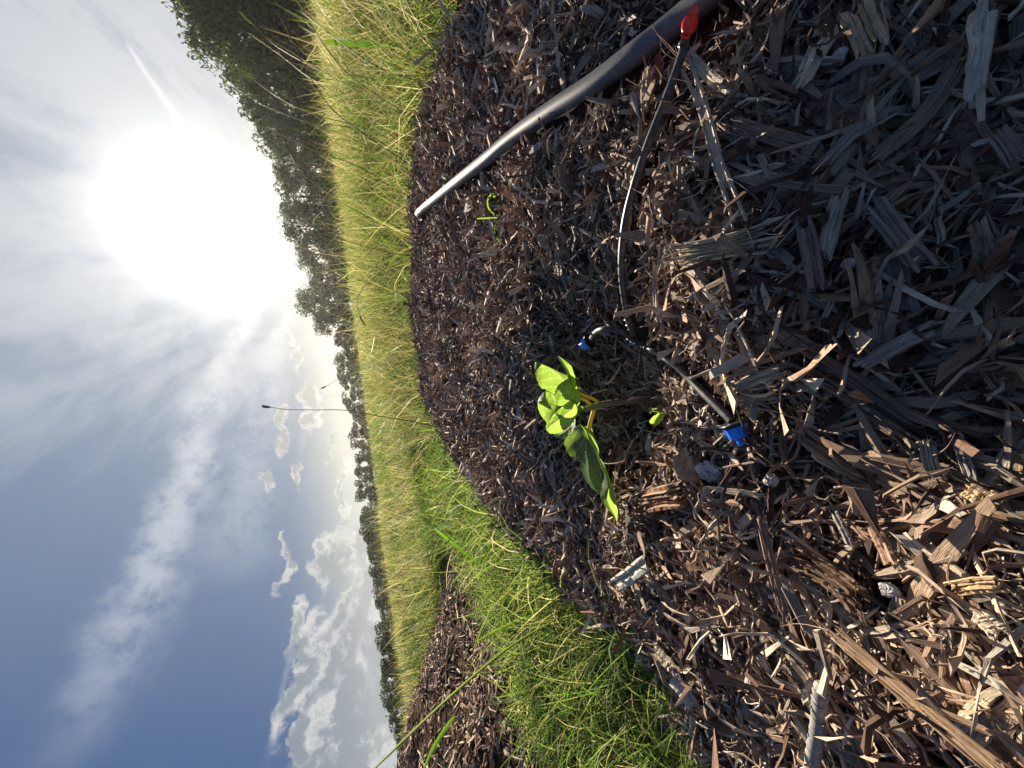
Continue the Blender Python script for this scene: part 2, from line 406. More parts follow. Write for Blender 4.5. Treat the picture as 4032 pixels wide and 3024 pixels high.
# ---------------------------------------------------------------- ground sheet and beds
def grid_sheet(name, xs, ys, mat, keep=None, lift=0.0, kind='structure'):
    X, Y = np.meshgrid(xs, ys, indexing='ij'); Z = terrain(X.ravel(), Y.ravel()) + lift
    V = np.stack([X.ravel(), Y.ravel(), Z], -1); n, m = len(xs), len(ys)
    i, j = np.meshgrid(np.arange(n - 1), np.arange(m - 1), indexing='ij'); a = (i * m + j).ravel()
    Q = np.stack([a, a + m, a + m + 1, a + 1], -1)
    if keep is not None:
        c = V[Q].mean(1); Q = Q[keep(c[:, 0], c[:, 1])]
        u, inv = np.unique(Q, return_inverse=True); V = V[u]; Q = inv.reshape(-1, 4)
    o = mesh_from(name, V, Q, mat, None, True); o['kind'] = kind; return o
def ground_sheet():
    na, nr = 200, 170; rr = np.concatenate([[0.0], np.geomspace(.05, 700, nr - 1)]); aa = np.arange(na) / na * 2 * math.pi
    Rr, A = np.meshgrid(rr, aa, indexing='ij'); x = (Rr * np.sin(A)).ravel(); y = (Rr * np.cos(A)).ravel()
    z = terrain(x, y, False); s = np.maximum(sdf(BED1, x, y), sdf(BED2, x, y)); z = z - .012 * sm((s + .06) / .03)
    V = np.stack([x, y, z], -1); i, j = np.meshgrid(np.arange(nr - 1), np.arange(na), indexing='ij'); k = (j + 1) % na
    Q = np.stack([i * na + j, (i + 1) * na + j, (i + 1) * na + k, i * na + k], -1).reshape(-1, 4)
    o = mesh_from('meadow', V, Q, M_MEADOW, None, True); o['kind'] = 'structure'
ground_sheet()
bed1 = grid_sheet('mulch_bed', np.arange(-.62, 1.25, .008), np.arange(-.5, 1.6, .008), M_SOIL, lambda x, y: sdf(BED1, x, y) > -.05)
bed2 = grid_sheet('mulch_bed', np.arange(-3, -.5, .025), np.arange(.2, 3.0, .025), M_SOIL, lambda x, y: sdf(BED2, x, y) > -.04, .004)

# ---------------------------------------------------------------- shredded wood
PAL = np.array([(.25,.155,.100),(.34,.245,.172),(.42,.34,.26),(.15,.078,.050),(.09,.048,.033),(.32,.185,.110),(.50,.38,.25),(.40,.255,.15),(.55,.47,.36),(.27,.225,.185)])
PAL = PAL * .72 + PAL.mean(1, keepdims=True) * np.array([.235, .215, .175]); PW = np.array([.18,.17,.12,.14,.12,.10,.06,.05,.02,.04]); PW = PW / PW.sum()
def shard_data(C, N, yaw, L, Wd, Th, ns, pitch, roll, tint, bend, rg, taper=.55):
    """prisms of ns four-cornered sections: bent, tapered and broken unevenly at the ends"""
    n = len(C); d = np.stack([np.cos(yaw), np.sin(yaw), np.zeros(n)], -1)
    t = d - N * np.sum(d * N, 1, keepdims=True); t /= np.linalg.norm(t, axis=1, keepdims=True); b = np.cross(N, t)
    t2 = t * np.cos(pitch)[:, None] + N * np.sin(pitch)[:, None]; n2 = N * np.cos(pitch)[:, None] - t * np.sin(pitch)[:, None]
    b2 = b * np.cos(roll)[:, None] + n2 * np.sin(roll)[:, None]; n3 = n2 * np.cos(roll)[:, None] - b * np.sin(roll)[:, None]
    s = np.linspace(-.5, .5, ns); V = np.zeros((n, ns, 4, 3)); G = np.zeros((n, ns, 4, 3))
    off = rg.random((n, 1, 1)) * 7
    wob = np.outer(rg.normal(0, .5, n) * np.minimum(1, .012 / L), (s * s - .08)) * 1.2 + rg.normal(0, .05 / ns * 2.2, (n, ns)) * np.minimum(1, .02 / L)[:, None]; wob2 = rg.normal(0, .03, (n, ns)) * np.minimum(1, .02 / L)[:, None]
    for i in range(ns):
        e = abs(s[i]) * 2
        prof = (1 - taper * e ** 2.2 * rg.uniform(.2, 1.5, n)).clip(.12) * rg.uniform(.8, 1.2, n)
        c = C + t2 * (L * s[i])[:, None] + n3 * (L * (bend * (s[i] ** 2 - .08)) + L * wob2[:, i] * .6)[:, None] + b2 * (L * wob[:, i])[:, None]
        hw = (Wd / 2 * prof); ht = Th / 2 * prof.clip(.4) * rg.uniform(.7, 1.25, n)
        for q, (a, k) in enumerate(((-1, -1), (1, -1), (1, 1), (-1, 1))):
            rag = rg.normal(0, .07, n) * (1 if i in (0, ns - 1) else .25) * L
            V[:, i, q] = c + b2 * (a * hw * rg.uniform(.75, 1.2, n))[:, None] + n3 * (k * ht * rg.uniform(.6, 1.3, n))[:, None] + t2 * rag[:, None]
            G[:, i, q, 0] = L * s[i]; G[:, i, q, 1] = a * hw + (k * ht) * .6; G[:, i, q, 2] = k * ht
    G = G + off.reshape(n, 1, 1, 1) * np.array([1, 1, 1])
    f = []
    for i in range(ns - 1):
        for q in range(4):
            r_ = (q + 1) % 4; f.append((i * 4 + q, i * 4 + r_, (i + 1) * 4 + r_, (i + 1) * 4 + q))
    f.append((3, 2, 1, 0)); e = (ns - 1) * 4; f.append((e, e + 1, e + 2, e + 3))
    f = np.array(f); Fq = (np.arange(n)[:, None, None] * ns * 4 + f[None]).reshape(-1, 4)
    T = np.repeat(tint[:, None], ns * 4, 1) * rg.uniform(.88, 1.12, (n, ns * 4, 1))
    return V.reshape(-1, 3), Fq, T.reshape(-1, 3), G.reshape(-1, 3)
def sample_bed(poly, n, r0, r1, power, rg, marg=.02, box=None):
    xs = []; tot = 0
    while tot < n:
        m = n * 3; u = rg.random(m); r = (r0 ** power + u * (r1 ** power - r0 ** power)) ** (1 / power); a = rg.uniform(-math.pi, math.pi, m) if r1 < .6 else rg.uniform(R(-100), R(100), m)
        x = r * np.sin(a); y = r * np.cos(a); k = sdf(poly, x, y) > -marg; xs.append(np.stack([x[k], y[k]], -1)); tot += k.sum()
    return np.vstack(xs)[:n]
LINES = []     # (points, radius): tubes that no loose piece may cover
def clear_of_lines(P, L):
    keep = np.ones(len(P), bool)
    for C, r in LINES:
        for q in C: keep &= np.hypot(P[:, 0] - q[0], P[:, 1] - q[1]) > r + .33 * L
    return keep
def litter(name, P, Lm, Ls, asp, thick, ns, rg, parent, lay=.006, Lmax=.06, steep=.22, bright=1.0, bendy=.35):
    n = len(P); N = normal_at(P[:, 0], P[:, 1]); L = np.clip(Lm * np.exp(rg.normal(0, Ls, n)), .003, Lmax); Wd = np.minimum(L * rg.uniform(*asp, n), .0065); Th = Wd * rg.uniform(*thick, n)
    kp = clear_of_lines(P, L); P = P[kp]; N = N[kp]; L = L[kp]; Wd = Wd[kp]; Th = Th[kp]; n = len(P)
    idx = rg.choice(len(PAL), n, p=PW); tint = PAL[idx] * rg.uniform(.75, 1.25, (n, 1)) * bright
    patch = vnoise(P[:, 0], P[:, 1], 7, 8)[:, None]; tint = tint * (1 + .25 * patch)
    pitch = rg.normal(0, steep, n); z = terrain(P[:, 0], P[:, 1]) + rg.random(n) ** 1.3 * lay + np.abs(np.sin(pitch)) * L * .22
    yaw = rg.uniform(0, 2 * math.pi, n) * .75 + vnoise(P[:, 0], P[:, 1], 9, 9) * 2
    D = shard_data(np.stack([P[:, 0], P[:, 1], z], -1), N, yaw, L, Wd, Th, ns, pitch, rg.normal(0, .5, n), tint, rg.normal(0, bendy, n), rg)
    o = mesh_from(name, D[0], D[1], M_WOOD, parent, False, D[2], D[3]); o['kind'] = 'stuff'; return o
rg = np.random.default_rng(21)
CLEAR = []     # (points, radius): kept free of loose pieces
def clear(P, k=1.0):
    keep = np.ones(len(P), bool)
    for C, r in CLEAR:
        for q in C: keep &= (P[:, 0] - q[0]) ** 2 + (P[:, 1] - q[1]) ** 2 > (r * k) ** 2
    return P[keep]
def all_litter():
    a = clear(sample_bed(BED1, 19000, .02, .62, 1.7, rg)); b = clear(sample_bed(BED1, 17000, .5, 1.6, 1.4, rg))
    litter('wood_shreds', a, .0175, .45, (.08, .24), (.35, .8), 4, rg, bed1, .009)
    litter('wood_shreds', b, .021, .5, (.07, .20), (.35, .8), 3, rg, bed1, .012, steep=.3, bright=1.35)
    c = clear(sample_bed(BED1, 32000, .02, .7, 1.8, rg), .4); d = clear(sample_bed(BED1, 22000, .45, 1.6, 1.4, rg, .055), .4)
    litter('wood_fibres', c, .011, .5, (.05, .13), (.5, 1.0), 3, rg, bed1, .012, .04, .32, 1.2, .7)
    litter('wood_fibres', d, .018, .5, (.05, .14), (.5, 1.0), 3, rg, bed1, .015, .05, .4, 1.6, .8)
    e = clear(sample_bed(BED1, 9000, .02, 1.1, 1.5, rg), .5)
    litter('curled_fibres', e, .026, .4, (.025, .06), (.6, 1.0), 6, rg, bed1, .017, .06, .3, 1.35, 1.6)
    m = 12000; x = rg.uniform(-2.2, -.55, m * 3); y = rg.uniform(.5, 2.7, m * 3); k = sdf(BED2, x, y) > -.04
    litter('wood_shreds', np.stack([x[k], y[k]], -1)[:19000], .025, .5, (.08, .22), (.3, .7), 3, rg, bed2, .016, .1, .3, 1.25)
# pieces that can be picked out one by one: each its own object
def single_chips():
    rg = np.random.default_rng(5); k = 0
    px = []
    while len(px) < 290:
        X, Y = rg.uniform(1750, 4032), rg.uniform(0, 3024)
        if rg.random() > ((X - 1500) / 2500) ** 1.1: continue
        p = hit(X, Y)
        if sdf(BED1, p[0], p[1]) < .01: continue
        if all((p[0] - q[0]) ** 2 + (p[1] - q[1]) ** 2 > .009 ** 2 for q in px): px.append(p)
    P = np.array(px); n = len(P); N = normal_at(P[:, 0], P[:, 1]); dep = np.hypot(P[:, 0], P[:, 1])
    P = clear(P); n = len(P); N = N[:n]; N = normal_at(P[:, 0], P[:, 1])
    L = np.clip(rg.lognormal(math.log(.034), .35, n), .018, .065); Wd = np.clip(L * rg.uniform(.08, .20, n), .0024, .0075); kp = clear_of_lines(P, L); P = P[kp]; N = N[kp]; L = L[kp]; Wd = Wd[kp]; n = len(P); Th = Wd * rg.uniform(.25, .6, n)
    tint = PAL[rg.choice(len(PAL), n, p=PW)] * rg.uniform(.9, 1.35, (n, 1)); pitch = rg.normal(0, .16, n)
    for i in range(n):
        z = terrain(P[i, 0], P[i, 1]) + .007 + abs(math.sin(pitch[i])) * L[i] * .2
        c = np.array([[0, 0, 0.0]]); one = slice(i, i + 1)
        ds = []; off = 0
        for q in range(rg.integers(2, 5)):      # a piece is two to four strands that part at the ends
            w = Wd[one] * rg.uniform(.35, .6); cc = np.array([[0, 0, rg.normal(0, Th[i] * .25)]]); yaw = rg.uniform(0, 6.28) if q == 0 else yaw0 + rg.normal(0, .11)
            if q == 0: yaw0 = yaw
            cc[0, :2] += np.array([-math.sin(yaw0), math.cos(yaw0)]) * (q - 1) * Wd[i] * .33
            d = shard_data(cc, N[one], np.array([yaw]), L[one] * rg.uniform(.75, 1.05), w, Th[one], 6, pitch[one], np.array([rg.normal(0, .25)]), tint[one] * rg.uniform(.85, 1.15), np.array([rg.normal(0, .1)]), rg)
            ds.append((d[0], d[1] + off, d[2], d[3])); off += len(d[0])
        o = mesh_from('wood_chip', np.vstack([d[0] for d in ds]), np.vstack([d[1] for d in ds]), M_WOOD, bed1, False, np.vstack([d[2] for d in ds]), np.vstack([d[3] for d in ds]))
        o.location = (P[i, 0], P[i, 1], z)

# ---------------------------------------------------------------- grass
def blades_data(P, Ln, Wd, az, lean, curl, tint, ns, rg):
    """P roots; Ln length; lean from vertical at the root; curl added towards the tip"""
    n = len(P); V = np.zeros((n, ns, 2, 3)); G = np.zeros((n, ns, 2, 3)); d = np.stack([np.cos(az), np.sin(az), np.zeros(n)], -1)
    side0 = np.stack([-np.sin(az), np.cos(az), np.zeros(n)], -1); tw = rg.uniform(-.9, .9, n)
    c = P.copy(); step = Ln / (ns - 1)
    for i in range(ns):
        s = i / (ns - 1); ang = lean + curl * s
        w = Wd * (1 - s ** 1.6 * .93) * (.7 + .3 * min(1, s * 4)) / 2
        nrm = d * np.cos(ang)[:, None] - np.array([0, 0, 1]) * np.sin(ang)[:, None]
        sd = side0 * np.cos(tw * (1 + s))[:, None] + nrm * np.sin(tw * (1 + s))[:, None]
        V[:, i, 0] = c - sd * w[:, None]; V[:, i, 1] = c + sd * w[:, None]
        G[:, i, :, 0] = s * Ln[:, None]; G[:, i, 0, 1] = -w; G[:, i, 1, 1] = w; G[:, i, :, 1] += rg.random((n, 1)) * 0 + np.arange(n)[:, None] * .013 % 3
        c = c + (d * np.sin(ang)[:, None] + np.array([0, 0, 1]) * np.cos(ang)[:, None]) * step[:, None]
    f = np.array([(i * 2, i * 2 + 1, i * 2 + 3, i * 2 + 2) for i in range(ns - 1)])
    Fq = (np.arange(n)[:, None, None] * ns * 2 + f[None]).reshape(-1, 4)
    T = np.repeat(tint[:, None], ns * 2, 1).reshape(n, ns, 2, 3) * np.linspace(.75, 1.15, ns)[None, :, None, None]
    return V.reshape(-1, 3), Fq, T.reshape(-1, 3), G.reshape(-1, 3)
GREEN = np.array([(.060,.105,.022),(.08,.125,.028),(.115,.155,.038),(.045,.082,.024),(.14,.165,.055)])
STRAW = np.array([(.31,.25,.16),(.25,.195,.12),(.37,.315,.22),(.19,.145,.095),(.18,.18,.085)])
def grass(name, n, r0, r1, a0, a1, Lf, wf, strawf, rg, lean=.25, curl=1.2, ns=4, pow_=0.0, marg=.0, bright=1.0):
    u = rg.random(n * 2)
    r = np.exp(np.log(r0) + u * (np.log(r1) - np.log(r0))) if pow_ == 0 else (r0 ** pow_ + u * (r1 ** pow_ - r0 ** pow_)) ** (1 / pow_)
    a = rg.uniform(a0, a1, n * 2); x = r * np.sin(a); y = r * np.cos(a)
    x = x + rg.normal(0, .006, n * 2) * r
    k = (sdf(BED1, x, y) < marg + .035 * vnoise(x, y, 14, 3) + .02 * vnoise(x, y, 40, 13)) & (sdf(BED2, x, y) < marg + .05 * vnoise(x, y, 9, 4)); x, y, r, a = x[k][:n], y[k][:n], r[k][:n], a[k][:n]; n = len(x)
    P = np.stack([x, y, terrain(x, y, False) - .004], -1)
    clump = vnoise(x, y, 6 / max(1, r0 ** .5), 11)
    Ln = Lf(r, a, x, y) * np.exp(rg.normal(0, .28, n)) * (1 + .3 * clump); Wd = wf(r) * rg.uniform(.6, 1.4, n)
    st = rg.random(n) < strawf(r, a, x, y) * (1 + .7 * vnoise(x, y, 2.2 / max(1, r0 ** .5), 12))
    tint = np.where(st[:, None], STRAW[rg.integers(0, 5, n)], GREEN[rg.integers(0, 5, n)]) * rg.uniform(.75, 1.25, (n, 1)) * bright
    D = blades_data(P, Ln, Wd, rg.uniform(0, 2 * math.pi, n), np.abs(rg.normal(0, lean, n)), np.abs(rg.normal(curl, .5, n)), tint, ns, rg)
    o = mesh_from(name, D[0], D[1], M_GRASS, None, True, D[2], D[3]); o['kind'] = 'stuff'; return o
rg = np.random.default_rng(3)
def all_grass():
    # path between the beds and round the near bed
    grass('path_grass', 26000, .42, 2.6, R(-88), R(-2), lambda r, a, x, y: .055 + .03 * r, lambda r: .0016 + .0009 * r, lambda r, a, x, y: .14, rg, .5, 1.3, 5, 1.5, bright=1.55)  # tint brightened to make up for sunlight the mound blocks
    grass('path_grass', 24000, .75, 3.0, R(-6), R(75), lambda r, a, x, y: .11 + .035 * r, lambda r: .0012 + .0009 * r, lambda r, a, x, y: .46, rg, .35, 1.1, 4, 1.3)
    grass('meadow_grass', 42000, 2.3, 14, R(-75), R(72), lambda r, a, x, y: (.145 + .006 * r + .05 * (vnoise(x, y, .5, 5) > .1)) * (1 + .45 * np.clip(a, 0, 1)), lambda r: .0017 * r, lambda r, a, x, y: .26 + .22 * np.clip(a, 0, 1) + .40 * (vnoise(x, y, .8, 8) > .15), rg, .42, 1.1, 3)
    grass('meadow_grass', 26000, 12, 90, R(-75), R(72), lambda r, a, x, y: (.17 + .001 * r) * (1 + .4 * np.clip(a, 0, 1)), lambda r: .0022 * r, lambda r, a, x, y: .22 + .4 * (vnoise(x, y, .12, 8) > .1), rg, .25, .7, 3)
    # brown seeding stand on the left
    grass('tall_brown_grass', 9000, 7, 16, R(-48), R(-14), lambda r, a, x, y: .27 + 0 * r, lambda r: .0016 * r, lambda r, a, x, y: .60 + 0 * r, rg, .2, .6, 3)
all_grass()

# ---------------------------------------------------------------- trees
def crown_mesh(name, rg, n, lumps, flatb=.35, leaf=.05):
    """unit crown, 1 high and about 1 wide, base at z=0: leaf-sized faces gathered in uneven clumps"""
    c = []; 
    for i in range(lumps):
        a = rg.uniform(0, 6.28); h = rg.uniform(.12, .92); rad = .46 * math.sqrt(max(.05, 1 - ((h - .45) / .58) ** 2)) * rg.uniform(.45, 1.0)
        c.append((rad * math.cos(a), rad * math.sin(a), h, rg.uniform(.08, .18)))
    for i in range(lumps // 3):
        a = rg.uniform(0, 6.28); rr = .42 * math.sqrt(rg.random()); c.append((rr * math.cos(a), rr * math.sin(a), rg.uniform(.02, .22), rg.uniform(.10, .18)))
    lumps = len(c)
    c = np.array(c); k = rg.integers(0, lumps, n); d = rg.normal(0, 1, (n, 3)); d /= np.linalg.norm(d, axis=1, keepdims=True)
    P = c[k, :3] + d * (c[k, 3] * rg.uniform(.5, 1.12, n) ** .6)[:, None] * np.array([1, 1, .8]); P[:, 2] = np.maximum(P[:, 2], .01)
    u = rg.normal(0, 1, (n, 3)); u /= np.linalg.norm(u, axis=1, keepdims=True); v = np.cross(u, rg.normal(0, 1, (n, 3))); v /= np.linalg.norm(v, axis=1, keepdims=True)
    s = leaf * rg.uniform(.4, 1.1, n)[:, None]
    V = np.stack([P - u * s, P + v * s * .45, P + u * s, P - v * s * .5], 1).reshape(-1, 3); Q = np.arange(n * 4).reshape(-1, 4)
    t = np.array([(.050, .075, .022), (.040, .062, .020), (.068, .092, .026), (.065, .070, .026)])[rg.integers(0, 4, n)] * rg.uniform(.7, 1.3, (n, 1))
    me_o = mesh_from(name, V, Q, M_CROWN, None, False, np.repeat(t, 4, 0), np.zeros((n * 4, 3)))
    return me_o
def bark_material():
    m = new_mat('tree_bark'); P = objco(); a = noise(vmad(P, (6, 6, 1), (0, 0, 0)), 3, 5, .6)
    out(bsdf(ramp(a, [(.3, (.03, .024, .018)), (.7, (.11, .09, .07))]), .9, .1, bump(a, .8, .03))); return m
M_BARK = bark_material()
def trunk_mesh(rg):
    Vs, Qs, Ts = [], [], []; off = 0
    def add(P, r0, r1, seg=6):
        nonlocal off
        V, Q, t = tube_data(catmull(P, 6), np.linspace(r0, r1, 6), seg); Vs.append(V); Qs.append(Q + off); Ts.append(t + off); off += len(V)
    add([(0, 0, -.03), (.01, 0, .2), (-.01, .01, .5), (.02, 0, .8)], .035, .008)
    for i in range(7):
        a = rg.uniform(0, 6.28); h = rg.uniform(.15, .6); l = rg.uniform(.2, .4)
        add([(0, 0, h), (math.cos(a) * l * .5, math.sin(a) * l * .5, h + l * .35), (math.cos(a) * l, math.sin(a) * l, h + l * .8)], .014, .003, 5)
    return mesh_from('trunk', np.vstack(Vs), np.vstack(Qs), M_BARK, None, True, tri=np.vstack(Ts))
rg = np.random.default_rng(77)
crowns_big = [crown_mesh('crown', rg, 13000, 70, leaf=.026) for _ in range(3)]
crowns_small = [crown_mesh('crown', rg, 4000, 26, leaf=.045) for _ in range(3)]
trunks = [trunk_mesh(rg) for _ in range(2)]
_used = set()
def use(o):
    if o.name in _used:
        c = o.copy(); COL.objects.link(c); return c
    _used.add(o.name); return o
def tree(X, Y, halfw, dist, label, group, big=True, k=0, yaw=None, base=0.0):
    """crown top seen at (X,Y) in the photograph; halfw its half width there; dist its real distance"""
    v = ray(X, Y); hd = np.hypot(v[0], v[1]); p = CAM + v * dist / hd; x, y = p[0], p[1]; zb = float(terrain(x, y, False)) - .1
    h = p[2] - zb; w = 2 * halfw / F * dist / hd
    t = thing('tree' if not big else 'broadleaf_tree', label, 'tree', (x, y, zb), group)
    c = use((crowns_big if big else crowns_small)[k % 3]); c.parent = t; c.scale = (w, w, h * (1 - base)); c.location = (0, 0, h * base)
    c.rotation_euler = (0, 0, rg.uniform(0, 6.28) if yaw is None else yaw)
    b = use(trunks[k % 2]); b.parent = t; b.scale = (h * .9, h * .9, h * .95); b.rotation_euler = (0, 0, rg.uniform(0, 6.28))
    return t
BIG = [(660,-120,260,42,'tallest dark tree at the top edge, half cut off by the picture frame'),(700,60,200,44,'tall dense dark tree second from the top edge'),(860,240,150,52,'dark tree stepping down beside the tallest pair'),
       (925,380,130,58,'rounded dark tree under the thin cirrus streak'),(1010,520,120,66,'dark tree below the small bright cloud strip'),(1075,640,110,74,'dark tree where the skyline dips near the grass spike'),
       (1080,770,100,84,'lumpy dark tree at the upper rim of the sun glare'),(1110,890,95,92,'dark tree under the middle of the sun glare'),(1165,1000,85,100,'low rounded tree under the brightest glare'),
       (1205,1100,75,112,'sunlit edged tree at the lower rim of the glare'),(1172,1195,80,118,'dome shaped tree standing just past the sun glare'),(1235,1275,60,124,'sloping tree at the end of the tall tree row'),(1310,1340,40,130,'last and lowest tree of the tall row')]
for i, (X, Y, hw, ds, lb) in enumerate(BIG): tree(X, Y, hw, ds, lb, 'tall trees along the right side of the meadow', True, i)
SMALL = [(1345,1400,38,150),(1325,1440,40,150),(1340,1500,42,150),(1352,1580,44,160),(1368,1650,42,160),(1385,1730,42,160),(1392,1800,46,150),(1402,1880,46,150),(1412,1950,40,150),(1430,2010,44,160),(1432,2070,46,150),(1450,2110,44,155),
         (1450,2150,50,150),(1462,2210,50,140),(1468,2280,52,140),(1475,2350,56,130),(1498,2430,52,140),(1496,2520,54,110),(1488,2590,54,110),(1505,2680,56,110),(1515,2760,52,120),(1528,2830,50,120),(1540,2920,52,120)]
SL = ['small rounded tree right where the tall row ends','small tree in the bright cream sky gap','low tree in the far row behind the thin seedhead tip','bushy far tree left of the seedhead tip','far tree crossed by the tall upright stalk','broad far tree just below the tall upright stalk',
      'darkest broad tree in the middle of the far row','lumpy far tree behind the yellow green meadow','low far tree next to the gap in the row','far tree with a flat top above brown grass','far tree behind the thick leaning seedhead','small far tree beyond the thick leaning seedhead',
      'rounded bush like tree beside the thick leaning seedhead','low tree under the white cumulus tower','rounded low tree under the long cloud bank','tree ending the dense part of the far row','low thin tree before the second gap','isolated round tree above the brown grass','neighbour of the isolated round tree',
      'open crowned tree with sky all round it','low tree close to the far mulch ridge','low tree just over the far mulch ridge','lowest tree by the diagonal stalk at the lower edge']
for i, ((X, Y, hw, ds), lb) in enumerate(zip(SMALL, SL)): tree(X - rg.uniform(-10, 36), Y, hw * rg.uniform(.9, 1.5), ds, lb, 'far row of small trees along the horizon', False, i)

# ---------------------------------------------------------------- irrigation
def plastic(name, col, rough, dust_sheen=.0, spec=.5, scale=400):
    m = new_mat(name); P = objco(); a = noise(P, scale, 5, .65); b = noise(P, 90, 4, .6)
    c = mixc((sstep(a, .45, .75) * .6 + sstep(b, .5, .7) * .5) * dust_sheen, col, (.24, .20, .16))
    out(bsdf(c, rough + a * .15 if isinstance(rough, S) else rough, spec, bump(a, .15, .0004))); return m
M_HOSE = plastic('black_polyethylene', (.075, .079, .085), .5, .6, .6, 300)
M_TUBE = plastic('black_vinyl', (.030, .030, .029), .45, .75, .6)  # dust share raised so its pale tone stands in for gloss
M_RED = plastic('red_plastic', (.92, .018, .010), .28, .03, .5)
M_BLUE = plastic('blue_plastic', (.02, .23, .90), .3, .05, .5)
M_BLACK = plastic('black_plastic', (.012, .012, .012), .3, .3, .5)
def on_ground(pts, lift):
    return np.array([hit(X, Y, l if not np.isscalar(lift) else lift) for (X, Y, *q), l in zip(pts, lift if not np.isscalar(lift) else [lift] * len(pts))])
def smooth_line(pts, lift, deg=3):
    P = on_ground(pts, lift); k = np.arange(len(P)); zf = np.polyval(np.polyfit(k, P[:, 2], deg), k)
    z = np.maximum(zf, P[:, 2] - .003); return np.array([at(X, Y, q) for (X, Y, *_), q in zip(pts, z)])
def build_hose():
    pts = [(3040,-220),(2860,-70),(2699,58),(2600,136),(2500,210),(2344,325),(2185,425),(2033,529),(1911,629),(1790,723),(1655,832)]
    P = smooth_line(pts, [.0125,.0125,.0125,.0125,.0125,.013,.014,.016,.019,.021,.022], 2); e = P[-1] - P[-2]; e[2] = 0; e = unit(e)
    P = np.vstack([P, P[-1] + e * .05 - [0, 0, .012], P[-1] + e * .14 - [0, 0, .05], P[-1] + e * .26 - [0, 0, .10]])
    C = catmull(P, 90); t = tube('irrigation_hose', C, .0083, M_HOSE, None, 28)
    tag(t, 'thick black irrigation hose lying across the mulch from the top edge', 'hose'); return C
HOSE = build_hose()
HR = .0083
def nearest_on_hose(X, Y, z=0):
    v = unit(ray(X, Y)); d = HOSE - CAM; k = d @ v; dist = np.linalg.norm(d - k[:, None] * v, axis=1); return int(np.argmin(dist))
def build_red():
    a = hit(2745, 22, .012); b = hit(2692, 168, .012)
    dep = (_f @ (HOSE[nearest_on_hose(2722, 60)] - CAM)) - .017
    a = pt(2742, 25, dep); b = pt(2690, 165, dep); mid = (a + b) / 2; ax = unit(b - a); L = np.linalg.norm(b - a)
    t = thing('hose_dripper', 'red plastic dripper with two pointed tabs on the side of the thick hose', 'dripper', tuple(mid))
    nrm = unit(CAM - mid); sd = np.cross(ax, nrm)
    # body: a flattened button with a faceted crown
    V = []; seg = 28; prof = [(-.0045, .55), (-.0035, .9), (-.001, 1.0), (.0015, 1.0), (.0032, .86), (.0042, .60), (.0044, .02)]
    for h, r in prof:
        an = np.arange(seg) / seg * 2 * math.pi
        V.append(nrm * h + r * (np.cos(an)[:, None] * ax * L * .315 + np.sin(an)[:, None] * sd * L * .29))
    V = np.vstack(V); n = len(prof); i, j = np.meshgrid(np.arange(n - 1), np.arange(seg), indexing='ij'); k = (j + 1) % seg
    Q = np.stack([i * seg + j, i * seg + k, (i + 1) * seg + k, (i + 1) * seg + j], -1).reshape(-1, 4)
    mesh_from('button', V, Q, M_RED, t, True)
    for s in (-1, 1):
        w = .17; o = []
        for z in (-.0012, .0012):
            for (u_, v_) in ((.20, -w), (.34, -w * .95), (.48, -w * .45), (.53, 0), (.48, w * .5), (.34, w), (.20, w)):
                o.append(ax * s * u_ * L + sd * v_ * L + nrm * (z + .0006))
        o = np.array(o); m = 7
        Q = [(i, i + 1, m + i + 1, m + i) for i in range(m - 1)] + [(m - 1, 0, m, 2 * m - 1)]
        T3 = [(0, i + 1, i) for i in range(1, m - 1)] + [(m, m + i, m + i + 1) for i in range(1, m - 1)]
        mesh_from('tab', o, np.array(Q), M_RED, t, False, tri=np.array(T3))
    lathe('barb', ax * L * .44 - nrm * .001, ax, [(0, .0001), (0, .0018), (.002, .0023), (.003, .0017), (.005, .0023), (.006, .0001)], M_BLACK, t, 14)
    return b - nrm * .001
RB = build_red()
def build_tube():
    pts = [(2685,215),(2625,383),(2552,565),(2497,729),(2461,875),(2447,1021),(2452,1130),(2470,1240),(2494,1318)]
    lift = [.018,.017,.014,.012,.011,.011,.012,.014,.016]
    P = smooth_line(pts, [l + .006 for l in lift], 4); P = np.vstack([RB, P]); C1 = catmull(P, 70)
    pts2 = [(2515,1350),(2560,1375),(2662,1440),(2771,1549),(2846,1622),(2884,1662)]
    C2 = catmull(np.vstack([on_ground(pts2, [.016,.015,.013,.013,.015,.017])]), 40)
    dep = _f @ (C2[0] - CAM)
    C3 = catmull(np.vstack([C2[:1], on_ground([(2490,1335),(2450,1308),(2404,1297),(2368,1298),(2345,1312),(2326,1340)], [.020,.027,.034,.038,.036,.030])]), 30)
    t = tag(tube('drip_tube', C1, .0027, M_TUBE, None, 14), 'long thin black tube running from the red dripper to the tee', 'tube')
    t2 = tag(tube('drip_tube', C2, .0027, M_TUBE, None, 14), 'thin black tube from the tee to the lower blue dripper', 'tube')
    t3 = tag(tube('drip_tube', C3, .0028, M_TUBE, None, 14), 'short sunlit tube arching from the tee over the sapling basin', 'tube')
    j = C2[0]; tee = thing('tube_tee', 'black barbed tee joining the three thin tubes', 'connector', tuple(j))
    lathe('hub', np.zeros(3) - unit(C2[4] - C2[0]) * .004, unit(C2[4] - C2[0]), [(0, .0001), (0, .0034), (.008, .0034), (.008, .0001)], M_BLACK, tee, 14)
    for arr, s in ((C2, 1), (C3, 1), (C1[::-1], 1)):
        for q in range(3):
            k = 2 + q * 2; k = min(k, len(arr) - 2) if arr is not C1 else k
            o = arr[k] - j; lathe('barb_ring', o, unit(arr[k + 1] - arr[k]), [(0, .0028), (.0003, .0038), (.0011, .0038), (.0015, .0028)], M_TUBE, tee, 14)
    return C1, C2, C3
TUBE1, C2, C3 = build_tube()
